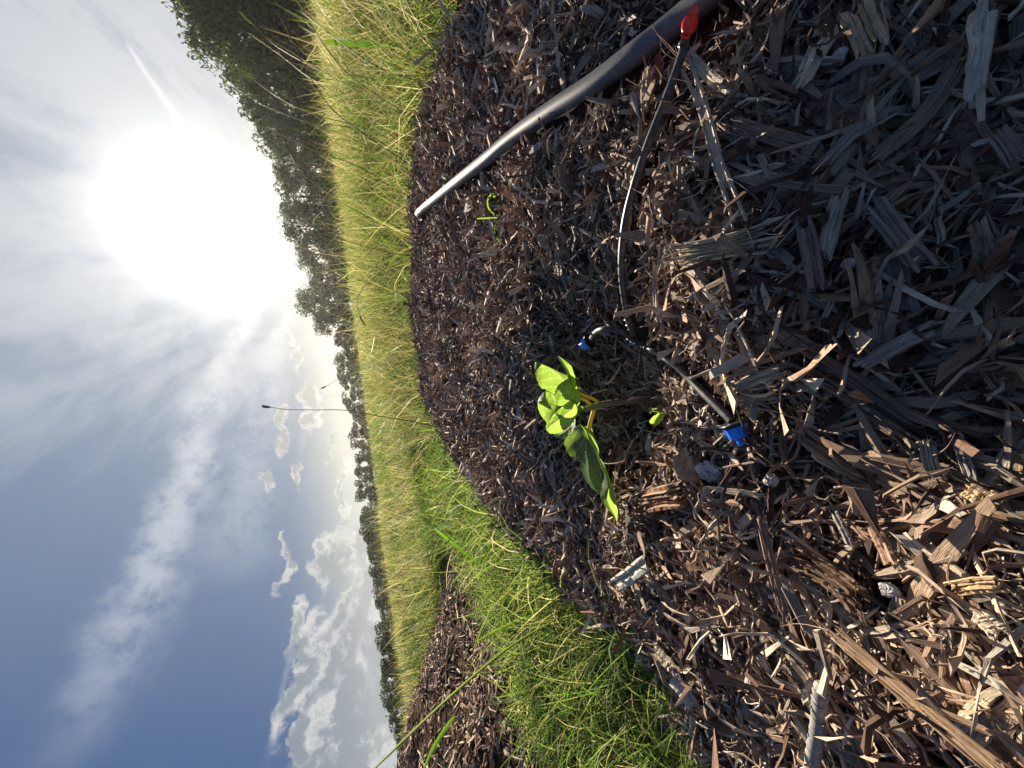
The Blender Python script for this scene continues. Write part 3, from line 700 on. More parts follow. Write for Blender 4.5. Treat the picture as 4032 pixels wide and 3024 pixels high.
def blue_dripper(p, ax, label, s=1.0):
    t = thing('blue_dripper', label, 'dripper', tuple(p)); ax = unit(ax)
    o = lambda h: ax * h * s
    lathe('flange', o(0), ax, [(0, .0001), (0, .0085 * s), (.0006 * s, .0098 * s), (.0018 * s, .0098 * s), (.003 * s, .0082 * s), (.0032 * s, .0001)], M_BLACK, t, 32)
    lathe('cap', o(.0034), ax, [(0, .0001), (0, .0080 * s), (.0078 * s, .0073 * s), (.0088 * s, .0064 * s), (.0090 * s, .0001)], M_BLUE, t, 28, False, .07)
    lathe('nozzle', o(.0124) + unit(np.cross(ax, (0, 0, 1))) * .002 * s, ax, [(0, .0001), (0, .0024 * s), (.006 * s, .0021 * s), (.0066 * s, .0015 * s), (.0066 * s, .0001)], M_BLUE, t, 14)
    return t
dep = _f @ (C2[-1] - CAM)
blue_dripper(C2[-1], pt(2926, 1745, dep - .002) - C2[-1], 'bright blue dripper cap pointing down at the end of the lower tube', .84)
p3 = C3[-1]; dep3 = _f @ (p3 - CAM)
DR2 = p3
blue_dripper(p3 + unit(C3[-1] - C3[-2]) * .001, pt(2290, 1362, dep3 + .010) - p3, 'blue dripper in shade seen from behind its black disc, above the sapling', .8)

# ---------------------------------------------------------------- the sapling
def leaf_material(name, base, vein):
    m = new_mat(name); g = attr('grain').outputs['Vector']
    sp = S.T.nodes.new('ShaderNodeSeparateXYZ'); S.T.links.new(g, sp.inputs[0]); t = S(sp.outputs[0]); s = S(sp.outputs[1])   # t along 0..1, s -1..1 across
    sa = s.abs()
    mid = 1.0 - sstep(sa, .015, .055)
    ph = (t * 5.2 - sa * 1.35 - sa * sa * .35 + 1.5)
    side = 1.0 - sstep((ph.fract() - .5).abs(), .03, .10)
    side = side * (1.0 - sstep(sa, .93, 1.0))
    vo = S.T.nodes.new('ShaderNodeTexVoronoi'); vo.feature = 'DISTANCE_TO_EDGE'; S.T.links.new(vmad(g, (16, 9, 0), (0, 0, 0)), vo.inputs['Vector']); vo.inputs['Scale'].default_value = 1.0
    net = 1.0 - sstep(S(vo.outputs[0]), .02, .10)
    v = mid.max(side).max(net * .35)
    bl = noise(objco(), 90, 4, .6)
    edge = sstep(sa, .93, .99).max(sstep(t, .975, 1.0))
    c = mixc(sstep(bl, .3, .75) * .6, base, tuple(x * 1.35 for x in base)); c = mixc(v * .8, c, vein)
    c = mixc(edge * .7, c, (.34, .42, .16))
    tr = S.T.nodes.new('ShaderNodeBsdfTranslucent'); tc_ = mixc(v * .85, (.34, .55, .05), (.68, .80, .25)); tc_ = mixc(sstep(bl, .35, .7) * .5, tc_, (.29, .48, .05))
    S.T.links.new(tc_, tr.inputs[0])
    h = (1.0 - v) * .7 + bl * .15
    sh = bsdf(c, .42, .45, bump(h, .55, .0008))
    out(mix_sh(.56, sh, tr.outputs[0])); return m
M_LEAF = leaf_material('fig_leaf', (.085, .165, .055), (.32, .45, .15))
def leaf(name, L, Mi, Rr, parent, org, n=26, m=8, cup=0.0, mat=None, thick=.0004, wav=.0005):
    """a blade spanned between its left edge, midrib and right edge, each a list of (X, Y, depth)"""
    a = catmull(np.array([pt(X, Y, d) for X, Y, d in L]), n); b = catmull(np.array([pt(X, Y, d) for X, Y, d in Mi]), n); c = catmull(np.array([pt(X, Y, d) for X, Y, d in Rr]), n)
    rows = []; gr = []; s = np.linspace(-1, 1, 2 * m + 1)
    for i in range(n):
        t = i / (n - 1); nn = unit(np.cross(c[i] - a[i] + 1e-6, (b[min(i + 1, n - 1)] - b[max(i - 1, 0)]) + 1e-6)); w = np.linalg.norm(c[i] - a[i])
        for q in s:
            p = b[i] * (1 - abs(q)) + (a[i] if q < 0 else c[i]) * abs(q)
            p = p + nn * (cup * w * (abs(q) * (1 - abs(q))) * 1.6 + wav * math.sin(abs(q) * 9 + t * 31) * abs(q) * .6 + wav * .5 * math.sin(t * 5.2 * 6.28 - abs(q) * 8.4) * abs(q))
            if abs(q) == 1: p = p + (a[i] - b[i] if q < 0 else c[i] - b[i]) * .035 * math.sin(t * 60)
            rows.append(p); gr.append((t, q, 0))
    k = 2 * m + 1; i, j = np.meshgrid(np.arange(n - 1), np.arange(k - 1), indexing='ij'); q0 = (i * k + j).ravel()
    Q = np.stack([q0, q0 + 1, q0 + k + 1, q0 + k], -1)
    V = np.array(rows) - org
    return mesh_from(name, V, Q, mat or M_LEAF, parent, True, None, gr)
def sapling():
    base = hit(2570, 1562); d0 = _f @ (base - CAM)
    t = thing('fig_sapling', 'young fig sapling with bright yellow green leaves standing in the mulch basin', 'sapling', tuple(base))
    z = lambda x, y: (2050 + x / 4.909, 1350 + y / 4.909)
    def Z(pts, dd):   # points of the close-up view, depth offset in metres
        return [(*z(x, y), d0 + dd + (q[0] if q else 0)) for x, y, *q in pts]
    ms = new_mat('green_stem'); g = objco(); a = noise(g, 350, 4, .6)
    sp = S.T.nodes.new('ShaderNodeAttribute'); sp.attribute_name = 'tint'
    out(bsdf(mixc(sstep(a, .45, .7) * .45, sp.outputs['Color'], (.10, .075, .035)), .5, .4, bump(a, .4, .0008)))
    st = np.array([pt(2690,1545,d0+.004), pt(2600,1558,d0-.001), pt(2530,1568,d0-.003), pt(2465,1579,d0-.004), pt(2410,1587,d0-.004), pt(2365,1594,d0-.003), pt(2330,1604,d0-.003), pt(2305,1611,d0-.003), pt(2288,1608,d0-.003)])
    C = catmull(st, 60); rad = np.interp(np.linspace(0, 1, 60), [0, .35, .6, .8, 1], [.0046, .0040, .0031, .0027, .0019]) * (1 + .10 * np.abs(np.sin(np.arange(60) * .55)) ** 6 + .05 * rng.normal(0, 1, 60))
    V, Q, t3 = tube_data(C - base, rad, 14); k = np.clip((np.arange(len(V)) // 14) / 60, 0, 1)[:, None]
    tint = np.where(k < .5, np.array([[.20, .145, .09]]), np.array([[.20, .145, .09]]) * (1 - np.clip((k - .5) * 5, 0, 1)) + np.array([[.20, .26, .05]]) * np.clip((k - .5) * 5, 0, 1))
    mesh_from('stem', V, Q, ms, t, True, tint, None, t3)
    yp = new_mat('petiole'); out(mix_sh(.35, bsdf((.36, .36, .05), .45, .4), (lambda n: (n.inputs[0].__setattr__('default_value', (.8, .62, .06, 1)), n.outputs[0])[1])(S.T.nodes.new('ShaderNodeBsdfTranslucent'))))
    for pts, r in (([(2343,1604,-.003),(2333,1632,-.003),(2323,1668,-.002),(2320,1690,0),(2322,1712,.004)], .0021), ([(2329,1596,-.003),(2308,1578,-.004),(2285,1568,-.004),(2262,1560,-.002)], .0017), ([(2366,1590,-.003),(2330,1568,-.002),(2286,1550,.001),(2262,1530,.006)], .0016)):
        tube('petiole', catmull(np.array([pt(X, Y, d0 + q) for X, Y, q in pts]) - base, 20), r, yp, t, 10)
    lf = lambda *a, **k: leaf('leaf', *a, t, base, **k)
    # upper big leaf, folded along its midrib
    lf(Z([(900,960),(640,985),(500,910),(385,860),(330,750),(300,660),(272,540),(272,430),(285,372)], .012), Z([(935,840),(830,745),(715,620),(600,512),(500,455),(420,425),(350,400),(310,385),(285,372)], .004), Z([(945,690),(925,630),(830,596),(740,560),(640,512),(520,448),(420,415),(350,390),(285,372)], .028), cup=.08)
    # narrow upright leaf crossing the first one
    lf(Z([(1000,1000),(930,860),(915,700),(885,560),(830,460),(780,380),(738,300),(732,250)], .0), Z([(1050,1000),(1000,870),(980,700),(945,560),(880,450),(815,370),(760,300),(734,250)], -.004), Z([(1120,1000),(1095,880),(1060,690),(1030,590),(970,440),(860,345),(785,290),(736,250)], .003), cup=.05)
    # central bright leaf
    lf(Z([(1085,1250),(1010,1130),(860,1205),(750,1215),(690,1165),(660,1050),(672,930),(730,815),(830,740),(905,693)], -.012), Z([(1092,1240),(1040,1130),(985,1060),(940,990),(900,930),(890,870),(890,810),(895,760),(900,720),(906,693)], -.018), Z([(1100,1235),(1150,1150),(1152,1020),(1120,930),(1060,878),(1000,850),(955,800),(935,760),(925,720),(907,693)], -.010), cup=.08)
    # shaded leaf behind, catching the sky
    lf(Z([(745,1215),(690,1130),(650,1020),(600,975),(540,955),(480,935),(420,985),(360,1065),(335,1120),(328,1150)], .030), Z([(745,1230),(690,1228),(640,1225),(560,1218),(500,1195),(440,1170),(400,1160),(365,1155),(345,1152),(328,1150)], .014), Z([(742,1250),(720,1330),(680,1390),(640,1440),(570,1500),(500,1530),(420,1440),(365,1345),(335,1260),(328,1150)], .004), cup=.06)
    # lower bright leaf
    w = lambda x, y, dd=0: (1900 + x / 1.843, 1200 + y / 1.843, d0 + dd)
    lf([w(684,740,-.012), w(672,700,-.016), w(625,702,-.018), w(570,745,-.018), w(510,805,-.018), w(470,855,-.018), w(458,885,-.018)], [w(686,748,-.012), w(655,765,-.020), w(620,788,-.022), w(575,822,-.022), w(530,855,-.021), w(490,880,-.020), w(462,900,-.018)], [w(688,756,-.012), w(682,800,-.016), w(660,850,-.018), w(620,893,-.018), w(570,925,-.018), w(500,937,-.018), w(462,910,-.018)], cup=.07)
    # small dark leaf below it
    lf([w(668,800,.004), w(640,850,.006), w(600,890,.008), w(550,915,.010), w(512,935,.012)], [w(672,820,0), w(650,870,0), w(610,910,0), w(565,940,.004), w(528,950,.010)], [w(672,850,-.004), w(668,895,-.006), w(640,935,-.006), w(600,972,-.002), w(545,962,.008)], cup=.05)
    # big folded leaf reaching down: a dark half facing the sky and a bright half hanging in front
    v5 = lambda x, y, dd=0: (2150 + x / 4.367, 1700 + y / 4.367, d0 + dd)
    lf([v5(470,-60,.02), v5(330,20,.030), v5(320,190,.036), v5(350,330,.036), v5(430,425,.032), v5(570,480,.024), v5(600,640,.022), v5(690,850,.018), v5(800,985,.010), v5(925,1082,.0)],
       [v5(560,-130,.010), v5(640,-10,.008), v5(700,120,.008), v5(690,290,.008), v5(705,400,.007), v5(722,520,.006), v5(735,680,.005), v5(760,840,.002), v5(840,970,-.001), v5(930,1082,-.003)],
       [v5(600,-120,.004), v5(720,60,.0), v5(800,200,-.002), v5(860,350,-.004), v5(900,480,-.005), v5(935,620,-.006), v5(960,760,-.007), v5(965,880,-.008), v5(950,990,-.007), v5(935,1084,-.004)], cup=.10, n=34)
    lf([v5(640,-90,.002), v5(740,150,-.004), v5(850,330,-.006), v5(895,470,-.007), v5(945,620,-.008), v5(985,740,-.009), v5(975,870,-.010), v5(945,990,-.011), v5(945,1140,-.012), v5(1030,1300,-.013), v5(1130,1410,-.014), v5(1216,1545,-.015)],
       [v5(700,-90,.002), v5(800,140,-.008), v5(880,300,-.011), v5(905,440,-.012), v5(970,590,-.014), v5(1040,740,-.016), v5(1070,870,-.017), v5(1055,1000,-.018), v5(1045,1140,-.018), v5(1110,1300,-.018), v5(1170,1420,-.017), v5(1217,1545,-.015)],
       [v5(775,-90,.004), v5(850,140,-.004), v5(905,290,-.008), v5(918,430,-.009), v5(1010,590,-.011), v5(1085,770,-.012), v5(1135,900,-.013), v5(1170,1000,-.014), v5(1205,1150,-.015), v5(1228,1300,-.016), v5(1230,1440,-.016), v5(1219,1545,-.015)], cup=-.06, n=40)
    # unopened leaves at the tip
    for a, b, c in (((1100,1250),(1085,1330),(1090,1432)), ((1130,1240),(1150,1330),(1100,1425)), ((1180,1225),(1185,1290),(1120,1370))):
        P = [z(*q) for q in (a, b, c)]
        lf([(P[0][0]-3,P[0][1],d0-.006),(P[1][0]-5,P[1][1],d0-.008),(P[2][0],P[2][1],d0-.008)], [(P[0][0],P[0][1],d0-.007),(P[1][0],P[1][1],d0-.010),(P[2][0],P[2][1],d0-.008)], [(P[0][0]+4,P[0][1],d0-.006),(P[1][0]+5,P[1][1],d0-.008),(P[2][0],P[2][1],d0-.008)], n=10, m=2)
    # loose pale bud scale edge-on to the camera
    lf(Z([(1075,665),(1105,740),(1120,840),(1125,950)], .002), Z([(1090,668),(1120,740),(1135,840),(1135,950)], -.002), Z([(1100,672),(1135,760),(1150,840),(1142,950)], .002), n=10, m=2)

# ---------------------------------------------------------------- pieces of wood that stand out
def bundle(label, px, wpx, tint, strands=4, lift=.012, flare=.3, thick=.5, cat='wood piece', name='wood_piece', round_=False, ns=16, seg=6, seed=0, taper=.35):
    """a split piece of wood: strands that run together and part at the ends"""
    rg = np.random.default_rng(100 + seed + int(px[0][0])); tint = tuple(min(.55, c * 1.12) for c in tint); P = np.array([hit(X, Y, lift + (q[0] if q else 0)) for X, Y, *q in px]); C = catmull(P, ns) if len(P) > 2 else P[0] + (P[1] - P[0]) * np.linspace(0, 1, ns)[:, None]
    dep = (C - CAM) @ _f; wd = wpx / F * dep.mean(); T, N, B = frames(C, unit(CAM - C.mean(0)) * .6 + np.array([0, 0, .6])); L = np.linalg.norm(C[-1] - C[0])
    org = C[ns // 2].copy(); Vs, Qs, Ts, Gs, T3 = [], [], [], [], []; off = 0; s = np.linspace(0, 1, ns)
    for k in range(strands):
        o = (k - (strands - 1) / 2) / max(1, strands) * wd; oz = rg.normal(0, wd * thick * .14)
        a, b = (0, 1) if k % 3 == 0 else (rg.uniform(0, .12), rg.uniform(.86, 1.0)); idx = (s >= a) & (s <= b); u = s[idx]; e = np.abs(u - .5) * 2
        cc = C[idx] + B[idx] * (o * (1 + flare * e ** 3 * rg.uniform(0, 1.5)) + wd * .04 * np.cumsum(rg.normal(0, .5, len(u))) * .3)[:, None] + N[idx] * (oz + flare * wd * e ** 4 * rg.normal(0, .7))[:, None]
        cc = cc + N[idx] * rg.normal(0, wd * .02, (len(u), 1))
        w = wd / strands * rg.uniform(.75, 1.25) * .72 * (1 - taper * e ** 5 * rg.uniform(.3, 1.6)).clip(.12) * rg.uniform(.88, 1.12, len(u)); h = (wd * thick * .5 * rg.uniform(.7, 1.1) if not round_ else w)
        aa = np.arange(seg) / seg * 2 * math.pi + rg.uniform(0, 1); jit = rg.uniform(.78, 1.2, (1, seg)) * rg.uniform(.93, 1.07, (len(u), seg))
        V = cc[:, None] + (jit * np.cos(aa))[..., None] * B[idx][:, None] * w[:, None, None] + (jit * np.sin(aa))[..., None] * N[idx][:, None] * (np.broadcast_to(h, w.shape) * (w / w.max()))[:, None, None]
        V[0] += T[0] * rg.normal(0, wd * .12, (seg, 1)); V[-1] += T[-1] * rg.normal(0, wd * .12, (seg, 1))
        n = len(u); i, j = np.meshgrid(np.arange(n - 1), np.arange(seg), indexing='ij'); kk = (j + 1) % seg
        Q = np.stack([i * seg + j, i * seg + kk, (i + 1) * seg + kk, (i + 1) * seg + j], -1).reshape(-1, 4)
        V = V.reshape(-1, 3); tr = [(0, q + 1, q) for q in range(1, seg - 1)] + [((n - 1) * seg, (n - 1) * seg + q, (n - 1) * seg + q + 1) for q in range(1, seg - 1)]
        G = np.zeros((n, seg, 3)); G[..., 0] = (u * L)[:, None] + k; G[..., 1] = (np.cos(aa) * w[:, None] + np.sin(aa) * w[:, None] * .7) + k * .1
        Vs.append(V - org); Qs.append(Q + off); T3.append(np.array(tr) + off); Gs.append(G.reshape(-1, 3)); Ts.append(np.tile(np.array(tint) * rg.uniform(.82, 1.18), (len(V), 1)) * rg.uniform(.9, 1.1, (len(V), 1))); off += len(V)
    for _ in range(int(flare * 18) + 2):      # loose fibrils that stand off the ends and edges
        end = rg.random() < .7; u0 = (rg.choice([0, 1]) if end else rg.uniform(.15, .85)); i0 = int(np.clip(u0 * (ns - 1) + rg.normal(0, 1.2), 0, ns - 1)); sg = 1 if u0 > .5 else -1
        p0 = C[i0] + B[i0] * rg.uniform(-.5, .5) * wd + N[i0] * rg.uniform(-.1, .25) * wd; ln = min(L * rg.uniform(.08, .3), .03) ; dr = unit(T[i0] * sg * rg.uniform(.4, 1) + B[i0] * rg.normal(0, .55) + N[i0] * abs(rg.normal(0, .5)))
        cv = rg.normal(0, .6, 3); q = np.array([p0 - dr * ln * .3, p0 + dr * ln * .3 , p0 + dr * ln * .65 + cv * ln * .15, p0 + dr * ln * .9 + cv * ln * .45]); V, Q, tr = tube_data(catmull(q, 7), np.linspace(1, .25, 7) * wd * rg.uniform(.018, .045), 4)
        G = np.zeros((len(V), 3)); G[:, 0] = np.arange(len(V)) * .001; G[:, 1] = rg.random() * .3
        Vs.append(V - org); Qs.append(Q + off); T3.append(tr + off); Gs.append(G); Ts.append(np.tile(np.array(tint) * rg.uniform(.9, 1.35), (len(V), 1)).clip(0, .65)); off += len(V)
    o = mesh_from(name, np.vstack(Vs), np.vstack(Qs), M_WOOD, None, round_, np.vstack(Ts), np.vstack(Gs), np.vstack(T3)); o.location = org
    tag(o, label, cat); CLEAR.append((C[::2], wd * .48)); return o
HEROES = [
 ('long split tan stick running to the lower right corner', [(3240,2455),(3500,2680),(3760,2900),(4010,3100)], 58, (.30,.205,.13), 9, .018, .5, .5),
 ('dark fibrous bark sheaf fraying toward the mulch edge', [(3110,1400),(3300,1500),(3500,1640),(3700,1760)], 120, (.15,.115,.09), 10, .016, .9, .35),
 ('pale frayed end of bark reaching up from the fibrous sheaf', [(2880,1530),(2980,1490),(3100,1450)], 42, (.34,.26,.17), 5, .018, .9, .5),
 ('straight grey plank with a square broken end', [(3375,1450),(3530,1360),(3680,1285)], 46, (.26,.235,.20), 3, .020, .1, .4),
 ('sunlit frayed root bundle, the palest in the shaded slope', [(2650,1010),(2760,990),(2900,960),(3085,915)], 84, (.38,.31,.215), 11, .018, .8, .35),
 ('reddish split chunk under the frayed root bundle', [(3160,862),(3190,1000),(3214,1145)], 56, (.24,.17,.135), 4, .020, .2, .6),
 ('square ended tan grey chunk leaning beside the reddish one', [(3313,748),(3275,890),(3244,1015)], 54, (.30,.25,.19), 4, .020, .1, .6),
 ('thick ridged grey brown splinter in the shaded slope', [(3435,801),(3540,930),(3641,1061)], 70, (.22,.18,.15), 5, .020, .2, .6),
 ('flat dark grey strip below the ridged splinter', [(3519,984),(3545,1110),(3590,1251)], 52, (.15,.14,.13), 2, .014, .1, .2),
 ('long brown strip running diagonally under the mottled stick', [(3405,640),(3640,450),(3830,150)], 56, (.22,.17,.125), 5, .016, .4, .4),
 ('cream and black mottled stick near the upper right corner', [(3832,389),(3862,190),(3890,-20)], 58, (.46,.42,.34), 2, .026, .1, .9),
 ('broad tan bark chunk at the top edge', [(3360,40),(3400,120),(3435,205)], 92, (.42,.30,.19), 5, .020, .3, .5),
 ('upright tan chunk between the hose and the thin tube', [(2556,255),(2546,350),(2546,455)], 46, (.38,.29,.19), 4, .012, .3, .7),
 ('pale forked root starting under the thin tube', [(2700,245),(2770,430),(2835,660),(2925,885)], 40, (.38,.31,.22), 5, .018, 1.3, .4),
 ('short pale root crossing the forked root', [(2715,225),(2780,290),(2840,350)], 34, (.36,.29,.21), 3, .020, .8, .4),
 ('brown slab beside the forked root', [(2848,473),(3020,530),(3206,580)], 52, (.22,.155,.11), 5, .016, .5, .4),
 ('thin brown lath below the brown slab', [(2977,702),(3170,735),(3366,748)], 28, (.24,.18,.13), 3, .022, .3, .5),
 ('fan of grey fibres pointing to the upper right', [(3199,702),(3336,550),(3500,440)], 46, (.25,.22,.18), 8, .018, 1.4, .35),
 ('flat pale chip with a pointed end on the left slope', [(2408,2310),(2480,2262),(2548,2206)], 54, (.52,.46,.37), 3, .020, .0, .25),
 ('cream chip at the left edge of the mulch', [(2573,2553),(2610,2590),(2655,2640)], 40, (.50,.40,.27), 3, .018, .2, .3),
 ('layered brown stump chunk below the long leaf', [(2540,1975),(2610,1958),(2690,1950)], 84, (.24,.145,.085), 6, .016, .2, .7),
 ('dark red board beside the foot of the sapling', [(2470,1602),(2560,1590),(2690,1560)], 48, (.13,.07,.05), 2, .005, .1, .3),
 ('orange tan chip near the lower right edge', [(3739,2322),(3840,2305),(3950,2300)], 56, (.46,.29,.15), 4, .018, .2, .4),
 ('pale chip with dark growth rings near the lower right edge', [(3842,2410),(3890,2455),(3940,2500)], 60, (.48,.38,.27), 3, .020, .1, .5),
 ('dark brown brush of fibres beside the white pebble', [(3165,2200),(3280,2275),(3405,2368)], 100, (.13,.08,.05), 12, .014, .8, .3),
 ('grey twig slanting above the brown brush of fibres', [(3283,2016),(3320,2085),(3352,2156)], 28, (.26,.23,.20), 2, .020, .1, .8),
 ('reddish brown split pointing down at the white pebble', [(3435,2065),(3480,2150),(3514,2229)], 40, (.28,.17,.11), 3, .020, .2, .5),
 ('grey brown lath left of the brown brush of fibres', [(3077,2277),(3140,2400),(3204,2520)], 38, (.25,.21,.17), 3, .018, .2, .4),
 ('long reddish fibre strip above the grey brown lath', [(2992,2028),(3040,2230),(3090,2430)], 34, (.24,.16,.12), 4, .018, .6, .4),
 ('dark bark plank on the side of the mulch at the lower left', [(2585,2690),(2640,2840),(2700,2975)], 64, (.10,.08,.07), 3, .010, .1, .4),
 ('pale weathered slab lying on the dark bark plank', [(2640,2660),(2700,2730),(2740,2800)], 52, (.44,.38,.32), 3, .018, .2, .3),
 ('block of tan wood in the patch of light at the right', [(3815,1925),(3840,1940),(3875,1965)], 62, (.40,.29,.17), 4, .016, .1, .6),
 ('second block of tan wood under the first one', [(3890,1950),(3915,1965),(3945,1985)], 58, (.42,.31,.18), 4, .016, .1, .6),
 ('grey fibre fan at the end of the fibrous bark sheaf', [(3650,1740),(3665,1820),(3690,1885)], 44, (.28,.24,.19), 6, .020, .9, .4),
 ('thin grey lath to the right of the fibre fan', [(3760,1700),(3790,1790),(3825,1890)], 34, (.27,.24,.20), 3, .018, .2, .5),
 ('small yellow chip near the right edge', [(3905,1375),(3940,1355),(3985,1335)], 30, (.48,.38,.18), 2, .016, .1, .4),
 ('brown chunk on the shaded slope by the right edge', [(3925,520),(3965,570),(4010,640)], 56, (.22,.17,.145), 4, .020, .1, .7),
]
for i, h in enumerate(HEROES): bundle(*h, seed=i)
def stick():
    P = np.array([hit(X, Y, .018) for X, Y in ((3190,3090),(3205,2960),(3222,2850),(3236,2705))]); C = catmull(P, 40); rd = .0038 * (1 + .12 * np.abs(np.sin(np.arange(40) * .9)) ** 8 + rng.normal(0, .03, 40))
    m = new_mat('grey_bark'); g = attr('grain').outputs['Vector']; ck = noise(vmad(g, (420, 60, 0), (0, 0, 0)), 1, 4, .6); b = noise(objco(), 300, 4, .6)
    out(bsdf(mixc(sstep(ck, .60, .66), ramp(b, [(.3, (.16, .15, .14)), (.7, (.34, .32, .29))]), (.02, .015, .012)), .7, .2, bump(ck * -1.0, .8, .001)))
    o = tube('grey_stick', C - C[20], rd, m, None, 12, (.2, .2, .2)); o.location = C[20]; tag(o, 'round grey bark covered stick at the lower edge of the mulch', 'stick'); CLEAR.append((C[::2], .005))
stick()
def stone(name, label, X, Y, rx, ry, mat, seed, lift=.004, h=.7):
    rg = np.random.default_rng(seed); p = hit(X, Y, lift + .0045); dep = _f @ (p - CAM); a, b = rx / F * dep, ry / F * dep
    nu, nv = 22, 14; u, v = np.meshgrid(np.arange(nu) / nu * 2 * math.pi, np.linspace(0, math.pi, nv), indexing='ij'); D = np.stack([np.cos(u) * np.sin(v), np.sin(u) * np.sin(v), np.cos(v)], -1)
    k = np.ones(D.shape[:2])
    for _ in range(9):      # facets cut by planes
        n = unit(rg.normal(0, 1, 3)); c = rg.uniform(.62, .92); dd = D @ n; k = np.minimum(k, np.where(dd > .1, c / np.maximum(dd, .1), 9))
    k = k * (1 + .04 * rg.normal(0, 1, k.shape)); k[:, 0] = k[0, 0]; k[:, -1] = k[0, -1]; k = np.minimum(k, 1.1)
    V = D * k[..., None] * np.array([b, a, min(a, b) * h]); i, j = np.meshgrid(np.arange(nu), np.arange(nv - 1), indexing='ij'); ii = (i + 1) % nu
    Q = np.stack([i * nv + j, i * nv + j + 1, ii * nv + j + 1, ii * nv + j], -1).reshape(-1, 4)
    o = mesh_from(name, V.reshape(-1, 3), Q, mat, None, False); o.location = p; tag(o, label, 'stone'); CLEAR.append((p[None], max(a, b) * .8)); return o
def stone_material(name, a, b, sc=120, rough=.5):
    m = new_mat(name); P = objco(); q = noise(P, sc, 6, .65); r2 = noise(P, sc * 4, 4, .6)
    out(bsdf(ramp(q, [(.35, a), (.6, b)]), rough, .5, bump(r2, .7, .001))); return m
MW = stone_material('quartz', (.16, .14, .13), (.46, .43, .41)); MG = stone_material('grey_rock', (.03, .028, .03), (.48, .46, .44), 160, .35); MB = stone_material('brown_rock', (.22, .12, .065), (.42, .26, .14), 90, .8)
stone('pebble', 'white quartz pebble beside the brown brush of fibres', 3495, 2322, 40, 32, MW, 1, .008)
stone('rock', 'black and white rough rock under the blue dripper', 2795, 1850, 66, 48, MG, 2, .004)
stone('rock', 'brown rough rock touching the black and white one', 2715, 1825, 76, 74, MB, 3, .006, .9)
stone('pebble', 'small white pebble beside the lower thin tube', 2790, 1652, 17, 12, MW, 4, .004)
stone('pebble', 'grey white stone in the shade near the top edge', 3300, 232, 44, 34, MW, 5, .008)
stone('pebble', 'small white stone on the shaded slope', 3340, 1036, 30, 18, MW, 6, .012)
stone('pebble', 'pale pinkish stone by the cut ends near the blue dripper', 3035, 1890, 34, 28, stone_material('pink_rock', (.20, .16, .14), (.40, .34, .31)), 8, .006)
stone('pebble', 'white stone near the lower right edge', 4010, 2705, 34, 20, MW, 9, .012)
stone('pebble', 'tiny white pebble left of the quartz pebble', 3297, 2330, 12, 14, MW, 10, .012)
CLEAR.append((HOSE[:74:1], .0135)); CLEAR.append((C2[::2], .0085)); CLEAR.append((C3[::3], .006))
CLEAR.append((TUBE1[::2], .0085)); CLEAR.append((C2[-1][None], .015)); CLEAR.append((DR2[None], .016))
LINES += [(HOSE[:74], .0095), (TUBE1[::2], .0045), (C2[::2], .0045), (C3[::3], .004), (hit(2590, 1640)[None], .012), (hit(2722, 95, .01)[None], .012)]
for sx, sy, sr in ((2795, 1850, .010), (2715, 1825, .014), (3495, 2322, .006), (3035, 1890, .006), (2615, 1960, .008)): LINES.append((hit(sx, sy, .008)[None], sr))
rg = np.random.default_rng(21)
all_litter()
single_chips()
sapling()

# ---------------------------------------------------------------- plants that stand alone
def ribbon(name, label, pts, w, tint, cat='grass blade', mat=None, fold=.25, n=28, tip=.05, parent=None, org=None):
    """a broad blade with a keeled section; pts are (X, Y, depth)"""
    P = catmull(np.array([pt(*p) for p in pts]), n); T, N, B = frames(P, unit(CAM - P.mean(0))); s = np.linspace(0, 1, n)
    ww = (np.interp(s, [0, .15, .6, .9, 1], [.55, .9, 1, .5, tip]) * w / 2)[:, None]; o = P[-1].copy() if org is None else org
    V = np.stack([P - B * ww + N * ww * fold, P - B * ww * .5 + N * ww * fold * .4, P, P + B * ww * .5 + N * ww * fold * .4, P + B * ww + N * ww * fold], 1); k = 5
    i, j = np.meshgrid(np.arange(n - 1), np.arange(k - 1), indexing='ij'); q = (i * k + j).ravel(); Q = np.stack([q, q + 1, q + k + 1, q + k], -1)
    G = np.zeros((n, k, 3)); G[..., 0] = s[:, None]; G[..., 1] = np.linspace(-1, 1, k)[None] * w
    tt = np.tile(np.array(tint), (n * k, 1)) if np.ndim(tint) == 1 else np.repeat(np.array([np.interp(s, np.linspace(0, 1, len(tint)), np.array(tint)[:, c]) for c in range(3)]).T, k, 0)
    m = mesh_from(name, V.reshape(-1, 3) - o, Q, mat or M_GRASS, parent, True, tt, G.reshape(-1, 3))
    if parent is None: m.location = o; tag(m, label, cat, kind='thing')
    return m
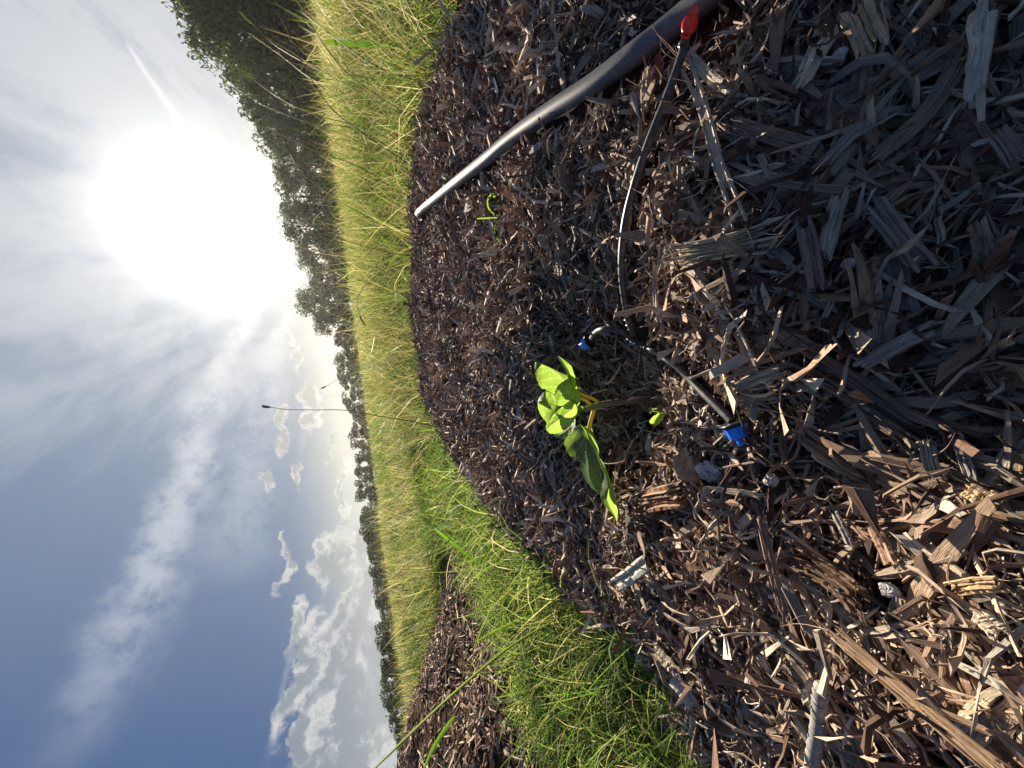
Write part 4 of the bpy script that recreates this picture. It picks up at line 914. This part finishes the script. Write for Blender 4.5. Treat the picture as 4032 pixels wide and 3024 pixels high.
def seed_stalk(label, pts, r=.0007, head=0.0, hr=.002, tint=(.16, .15, .06), htint=(.20, .16, .10), group=None, name='grass_stalk', leaf_=None, twist=False):
    """pts run from the tip down to the root, (X, Y, depth); head = share of the length that carries the spike"""
    n = 44; P = catmull(np.array([pt(*p) for p in pts]), n); root = P[-1].copy(); t = thing(name, label, 'grass stalk', tuple(root), group); t['kind'] = 'thing'
    r = r * 1.35; hr = hr * 1.2; rad = np.linspace(r * .6, r * 1.25, n); tube('stem', P - root, rad, M_GRASS, t, 5, tint)
    if head > 0:
        k = max(4, int(n * head)); H = P[:k] - root; C = catmull(H[[0, k // 3, 2 * k // 3, k - 1]], 60); T, N, B = frames(C); Vs = []; rg = np.random.default_rng(int(abs(pts[0][1])) + 3)
        m = 230; i = rg.integers(0, 60, m); a = rg.uniform(0, 6.28, m); e = np.sin(np.clip(i / 59, 0.02, .98) * math.pi) ** .5
        d = np.cos(a)[:, None] * N[i] + np.sin(a)[:, None] * B[i]; base = C[i]; l = (hr * e * rg.uniform(.7, 1.4, m))[:, None]; up = -T[i] * l * 1.6
        sd = np.cross(d, T[i]) * l * .38; V = np.stack([base, base + d * l * .6 + up * .5 - sd, base + d * l + up, base + d * l * .6 + up * .5 + sd], 1).reshape(-1, 3)
        core = tube_data(C, hr * .45 * np.sin(np.clip(np.linspace(0, 1, 60), .03, .97) * math.pi) ** .6, 6)
        Vc, Qc, tc = core; off = len(Vc); V = np.vstack([Vc, V]); Q = np.vstack([Qc, np.arange(m * 4).reshape(-1, 4) + off])
        mesh_from('seed_head', V, Q, M_GRASS, t, False, np.tile(np.array(htint), (len(V), 1)) * rg.uniform(.7, 1.3, (len(V), 1)), np.zeros((len(V), 3)), tc)
    return t
# ---------------------------------------------------------------- thin volume added to imitate lens glare over the trees
def glare_haze():
    m = bpy.data.materials.new('glare_volume'); m.use_nodes = True; t = m.node_tree; t.nodes.clear()
    v = t.nodes.new('ShaderNodeVolumePrincipled'); v.inputs['Color'].default_value = (.95, .95, .92, 1); v.inputs['Density'].default_value = GLARE_HAZE; v.inputs['Anisotropy'].default_value = .5
    o = t.nodes.new('ShaderNodeOutputMaterial'); t.links.new(v.outputs[0], o.inputs['Volume'])
    x0, x1, y0, y1, z0, z1 = -720, 720, -720, 720, -2.5, 45
    V = np.array([(x, y, z) for x in (x0, x1) for y in (y0, y1) for z in (z0, z1)])
    Q = np.array([(0, 1, 3, 2), (4, 6, 7, 5), (0, 4, 5, 1), (2, 3, 7, 6), (0, 2, 6, 4), (1, 5, 7, 3)])
    h = mesh_from('glare_haze', V, Q, m); h['kind'] = 'stuff'
GLARE_HAZE = .00020
glare_haze()
RG = 'seedhead stalks at the right of the meadow'
seed_stalk('tall thin stalk with a dark foxtail spike standing alone against the sky', [(1036,1600,1.15),(1085,1606,1.15),(1130,1612,1.15),(1240,1614,1.15),(1365,1616,1.15),(1500,1640,1.15),(1620,1658,1.14),(1760,1690,1.12)], .0009, .13, .0032, (.12,.11,.05), (.10,.085,.06))
seed_stalk('green seedhead highest against the dark trees near the top edge', [(937,43,1.2),(1010,110,1.2),(1100,190,1.2),(1300,300,1.15),(1500,410,1.1),(1640,470,1.05)], .0009, .22, .0022, (.22,.23,.09), (.26,.25,.12), RG)
seed_stalk('second green seedhead below the highest one near the top edge', [(976,129,1.2),(1102,216,1.2),(1196,290,1.2),(1340,380,1.15),(1520,520,1.1),(1650,610,1.05)], .0009, .2, .002, (.22,.23,.09), (.26,.25,.12), RG)
seed_stalk('long beaded stalk crossing in front of the second tallest tree', [(929,259,1.25),(1039,345,1.25),(1149,415,1.2),(1274,462,1.2),(1400,493,1.15),(1560,560,1.1),(1650,620,1.08)], .0009, .45, .0014, (.24,.22,.12), (.32,.29,.18), RG)
seed_stalk('dark pointed spike reaching into the glare of the sun', [(996,451,1.2),(1036,482,1.2),(1075,512,1.2),(1243,596,1.2),(1400,650,1.15),(1550,740,1.1),(1660,800,1.05)], .0009, .12, .0028, (.14,.13,.06), (.10,.08,.05), RG)
seed_stalk('very fine bare stalk between the beaded stalk and the dark spike', [(910,337,1.3),(1039,415,1.3),(1184,474,1.25),(1274,500,1.2),(1480,590,1.15),(1640,690,1.1)], .0006, .0, .0, (.22,.21,.10), group=RG)
seed_stalk('stalk with a thick green spike lying level over the meadow edge', [(1184,480,1.1),(1225,486,1.1),(1265,487,1.1),(1400,510,1.1),(1560,600,1.05),(1660,680,1.0)], .0008, .16, .0026, (.15,.18,.06), (.16,.20,.08), RG)
seed_stalk('curled pair of light seedheads below the sun glare', [(1141,607,1.3),(1165,650,1.3),(1195,690,1.3),(1235,722,1.3),(1350,800,1.2),(1500,880,1.15),(1650,930,1.1)], .0007, .2, .0018, (.22,.22,.12), (.36,.33,.20), RG)
seed_stalk('light seedhead that curls like a hook below the sun glare', [(1262,838,1.2),(1236,868,1.2),(1240,905,1.2),(1285,925,1.2),(1400,960,1.15),(1560,1000,1.1),(1660,1010,1.1)], .0007, .3, .0018, (.22,.22,.12), (.36,.33,.20), RG)
seed_stalk('dark braided stalk at the top edge of the meadow', [(1047,-10,1.1),(1117,94,1.1),(1196,259,1.1),(1300,420,1.1),(1420,520,1.05),(1600,640,1.0)], .0010, .5, .0018, (.12,.12,.06), (.20,.19,.12), RG)
seed_stalk('long braided stalk running below the dark braided one', [(1160,-20,1.0),(1240,120,1.0),(1340,260,1.0),(1460,360,1.0),(1640,470,.95)], .0009, .5, .0016, (.14,.14,.06), (.26,.24,.15), RG)
seed_stalk('bare brown stalk leaning from the mulch edge at the top', [(1180,40,.9),(1320,150,.9),(1480,260,.9),(1680,330,.88)], .0010, .0, .0, (.12,.12,.05), group=RG)
seed_stalk('arched beaded stalk with a plump hanging seedhead in mid meadow', [(1440,1285,1.35),(1425,1262,1.35),(1412,1225,1.35),(1406,1190,1.35),(1420,1150,1.35),(1450,1115,1.35),(1530,1050,1.3),(1640,1010,1.25)], .0008, .28, .0030, (.20,.20,.10), (.24,.24,.14))
seed_stalk('short dark seedhead tilted against the pale sky', [(1263,1531,1.3),(1300,1512,1.3),(1340,1490,1.3),(1440,1450,1.28),(1560,1430,1.25),(1670,1420,1.2)], .0006, .18, .002, (.14,.13,.06), (.12,.10,.07))
seed_stalk('thick brown seedhead slanting above the far trees', [(1438,2112,1.1),(1465,2085,1.1),(1498,2062,1.1),(1580,2020,1.1),(1700,1990,1.05),(1850,1980,1.0)], .0008, .2, .0028, (.16,.15,.08), (.16,.13,.09))
for i, (X, Y, lb) in enumerate(((1478,2150,'tiny far seedhead nearest the thick slanting one'),(1490,2260,'tiny far seedhead above the rounded low tree'),(1466,2330,'highest of the tiny far seedheads'),(1506,2440,'tiny far seedhead over the second gap in the trees'),(1500,2560,'tiny far seedhead beside the isolated round tree'),
                               (1514,2640,'tiny far seedhead between the two round trees'),(1510,2760,'tiny far seedhead over the far mulch ridge'),(1520,2820,'lowest tiny far seedhead above the far mulch ridge'))):
    seed_stalk(lb, [(X,Y,3.2),(X+14,Y-3,3.2),(X+60,Y-14,3.2),(X+120,Y-20,3.1)], .0012, .16, .0045, (.16,.14,.08), (.16,.13,.10), 'tiny seedheads against the sky at the left of the meadow')
ribbon('grass_stalk', 'thick grey green stalk cutting diagonally across the lower left corner', [(1440,3060,.62),(1600,2905,.62),(1770,2745,.62),(1950,2590,.63),(2080,2500,.64),(2230,2420,.66)], .0042, [(.20,.21,.12),(.17,.21,.08),(.10,.15,.03),(.08,.13,.02)], 'grass stalk', fold=.6, tip=.5)
ribbon('broad_grass', 'short bright green blade bending at the lower edge', [(1790,2820,.60),(1740,2890,.60),(1700,2960,.61),(1655,3060,.62)], .0062, (.10,.20,.025))
ribbon('broad_grass', 'broad upright green blade standing in the grass at the top', [(1278,165,.95),(1380,172,.95),(1470,176,.95),(1560,178,.95),(1592,180,.95)], .013, [(.09,.16,.02),(.06,.12,.02),(.04,.085,.02),(.04,.08,.03)])
ribbon('broad_grass', 'grey green lower half of the folded broad blade at the top', [(1590,178,.94),(1640,196,.93),(1710,222,.92),(1790,236,.92)], .013, [(.14,.19,.11),(.10,.15,.06),(.08,.14,.03)])
ribbon('broad_grass', 'dull broad blade arching from the top edge over the mulch', [(1795,150,.62),(1810,95,.62),(1850,45,.62),(1920,5,.62),(2020,-40,.62)], .010, (.11,.13,.06))
ribbon('broad_grass', 'bright green blade poking over the left mulch edge', [(2070,2172,.60),(2110,2190,.60),(2150,2212,.60),(2180,2232,.60)], .006, (.11,.22,.025))
ribbon('broad_grass', 'long green blade angled in the grass path', [(1712,2082,.95),(1770,2130,.95),(1820,2170,.94),(1890,2225,.92)], .0075, (.10,.20,.02))
ribbon('broad_grass', 'long yellow green blade leaning in the grass path near the far mulch', [(1880,2525,.80),(1960,2480,.80),(2050,2440,.80),(2120,2425,.80)], .006, (.14,.22,.03))
ribbon('broad_grass', 'dark thin blade crossing the grass path', [(1900,2010,.80),(1960,2060,.80),(2020,2120,.80),(2110,2220,.78)], .0045, (.06,.10,.02))
def sprout():
    dep = (hit(1985, 856, .008) - CAM) @ _f; o = pt(1985, 856, dep); t = thing('grass_sprout', 'lone grass sprout with two curling blades on the mulch ridge', 'grass', tuple(o)); g = (.15, .24, .04)
    for p, w in (([(1878,861),(1920,859),(1985,856)], .002), ([(1962,752),(1935,765),(1920,790),(1925,822),(1950,845),(1985,856)], .0022), ([(1942,772),(1960,785),(1975,815),(1985,856)], .0042), ([(2048,948),(2020,965),(1980,960),(1955,935),(1948,900),(1960,870),(1985,856)], .0022)):
        ribbon('blade', None, [(*q, dep + .002 * i) for i, q in enumerate(p)][::1], w, g, parent=t, org=o)
sprout()
def weed():
    c = hit(2590, 1640, .022); dep = _f @ (c - CAM); t = thing('weed_seedling', 'tiny weed with rounded scalloped leaves beside the sapling foot', 'weed', tuple(c)); z = lambda x, y, d=0: (1900 + x / 1.843, 1200 + y / 1.843, dep + d)
    leaf('leaf', [z(1215,835),z(1212,855,.004),z(1225,875,.006),z(1250,880,.006)], [z(1300,770,.0),z(1275,800,.004),z(1260,840,.004),z(1248,878,.004)], [z(1330,775),z(1318,810,-.002),z(1295,850,-.002),z(1252,882,.0)], t, c, n=14, m=5, cup=.1)
    leaf('leaf', [z(1290,790),z(1240,775,.004),z(1218,772,.006),z(1215,790,.006)], [z(1300,780,.0),z(1270,770,.002),z(1240,768,.002),z(1216,782,.002)], [z(1300,765),z(1270,752,-.002),z(1235,755,-.002),z(1215,775,.0)], t, c, n=10, m=4, cup=.1)
    leaf('leaf', [z(1300,790),z(1325,795,.002),z(1345,780,.002),z(1352,760,.002)], [z(1300,780,.0),z(1320,780,.002),z(1335,770,.002),z(1350,757,.002)], [z(1296,760),z(1310,752,-.002),z(1330,748,-.002),z(1350,752,.0)], t, c, n=10, m=4, cup=.1)
weed()
def string():
    P = np.array([hit(X, Y, .012) for X, Y in ((2733,1700),(2758,1715),(2776,1740),(2780,1765),(2800,1776),(2835,1768),(2865,1750),(2895,1722))]); C = catmull(P, 36)
    o = tube('fibre_string', C - C[0], .0006, M_WOOD, None, 6, (.20, .15, .11)); o.location = C[0]; tag(o, 'thin curled brown fibre hanging below the blue dripper', 'fibre')
string()
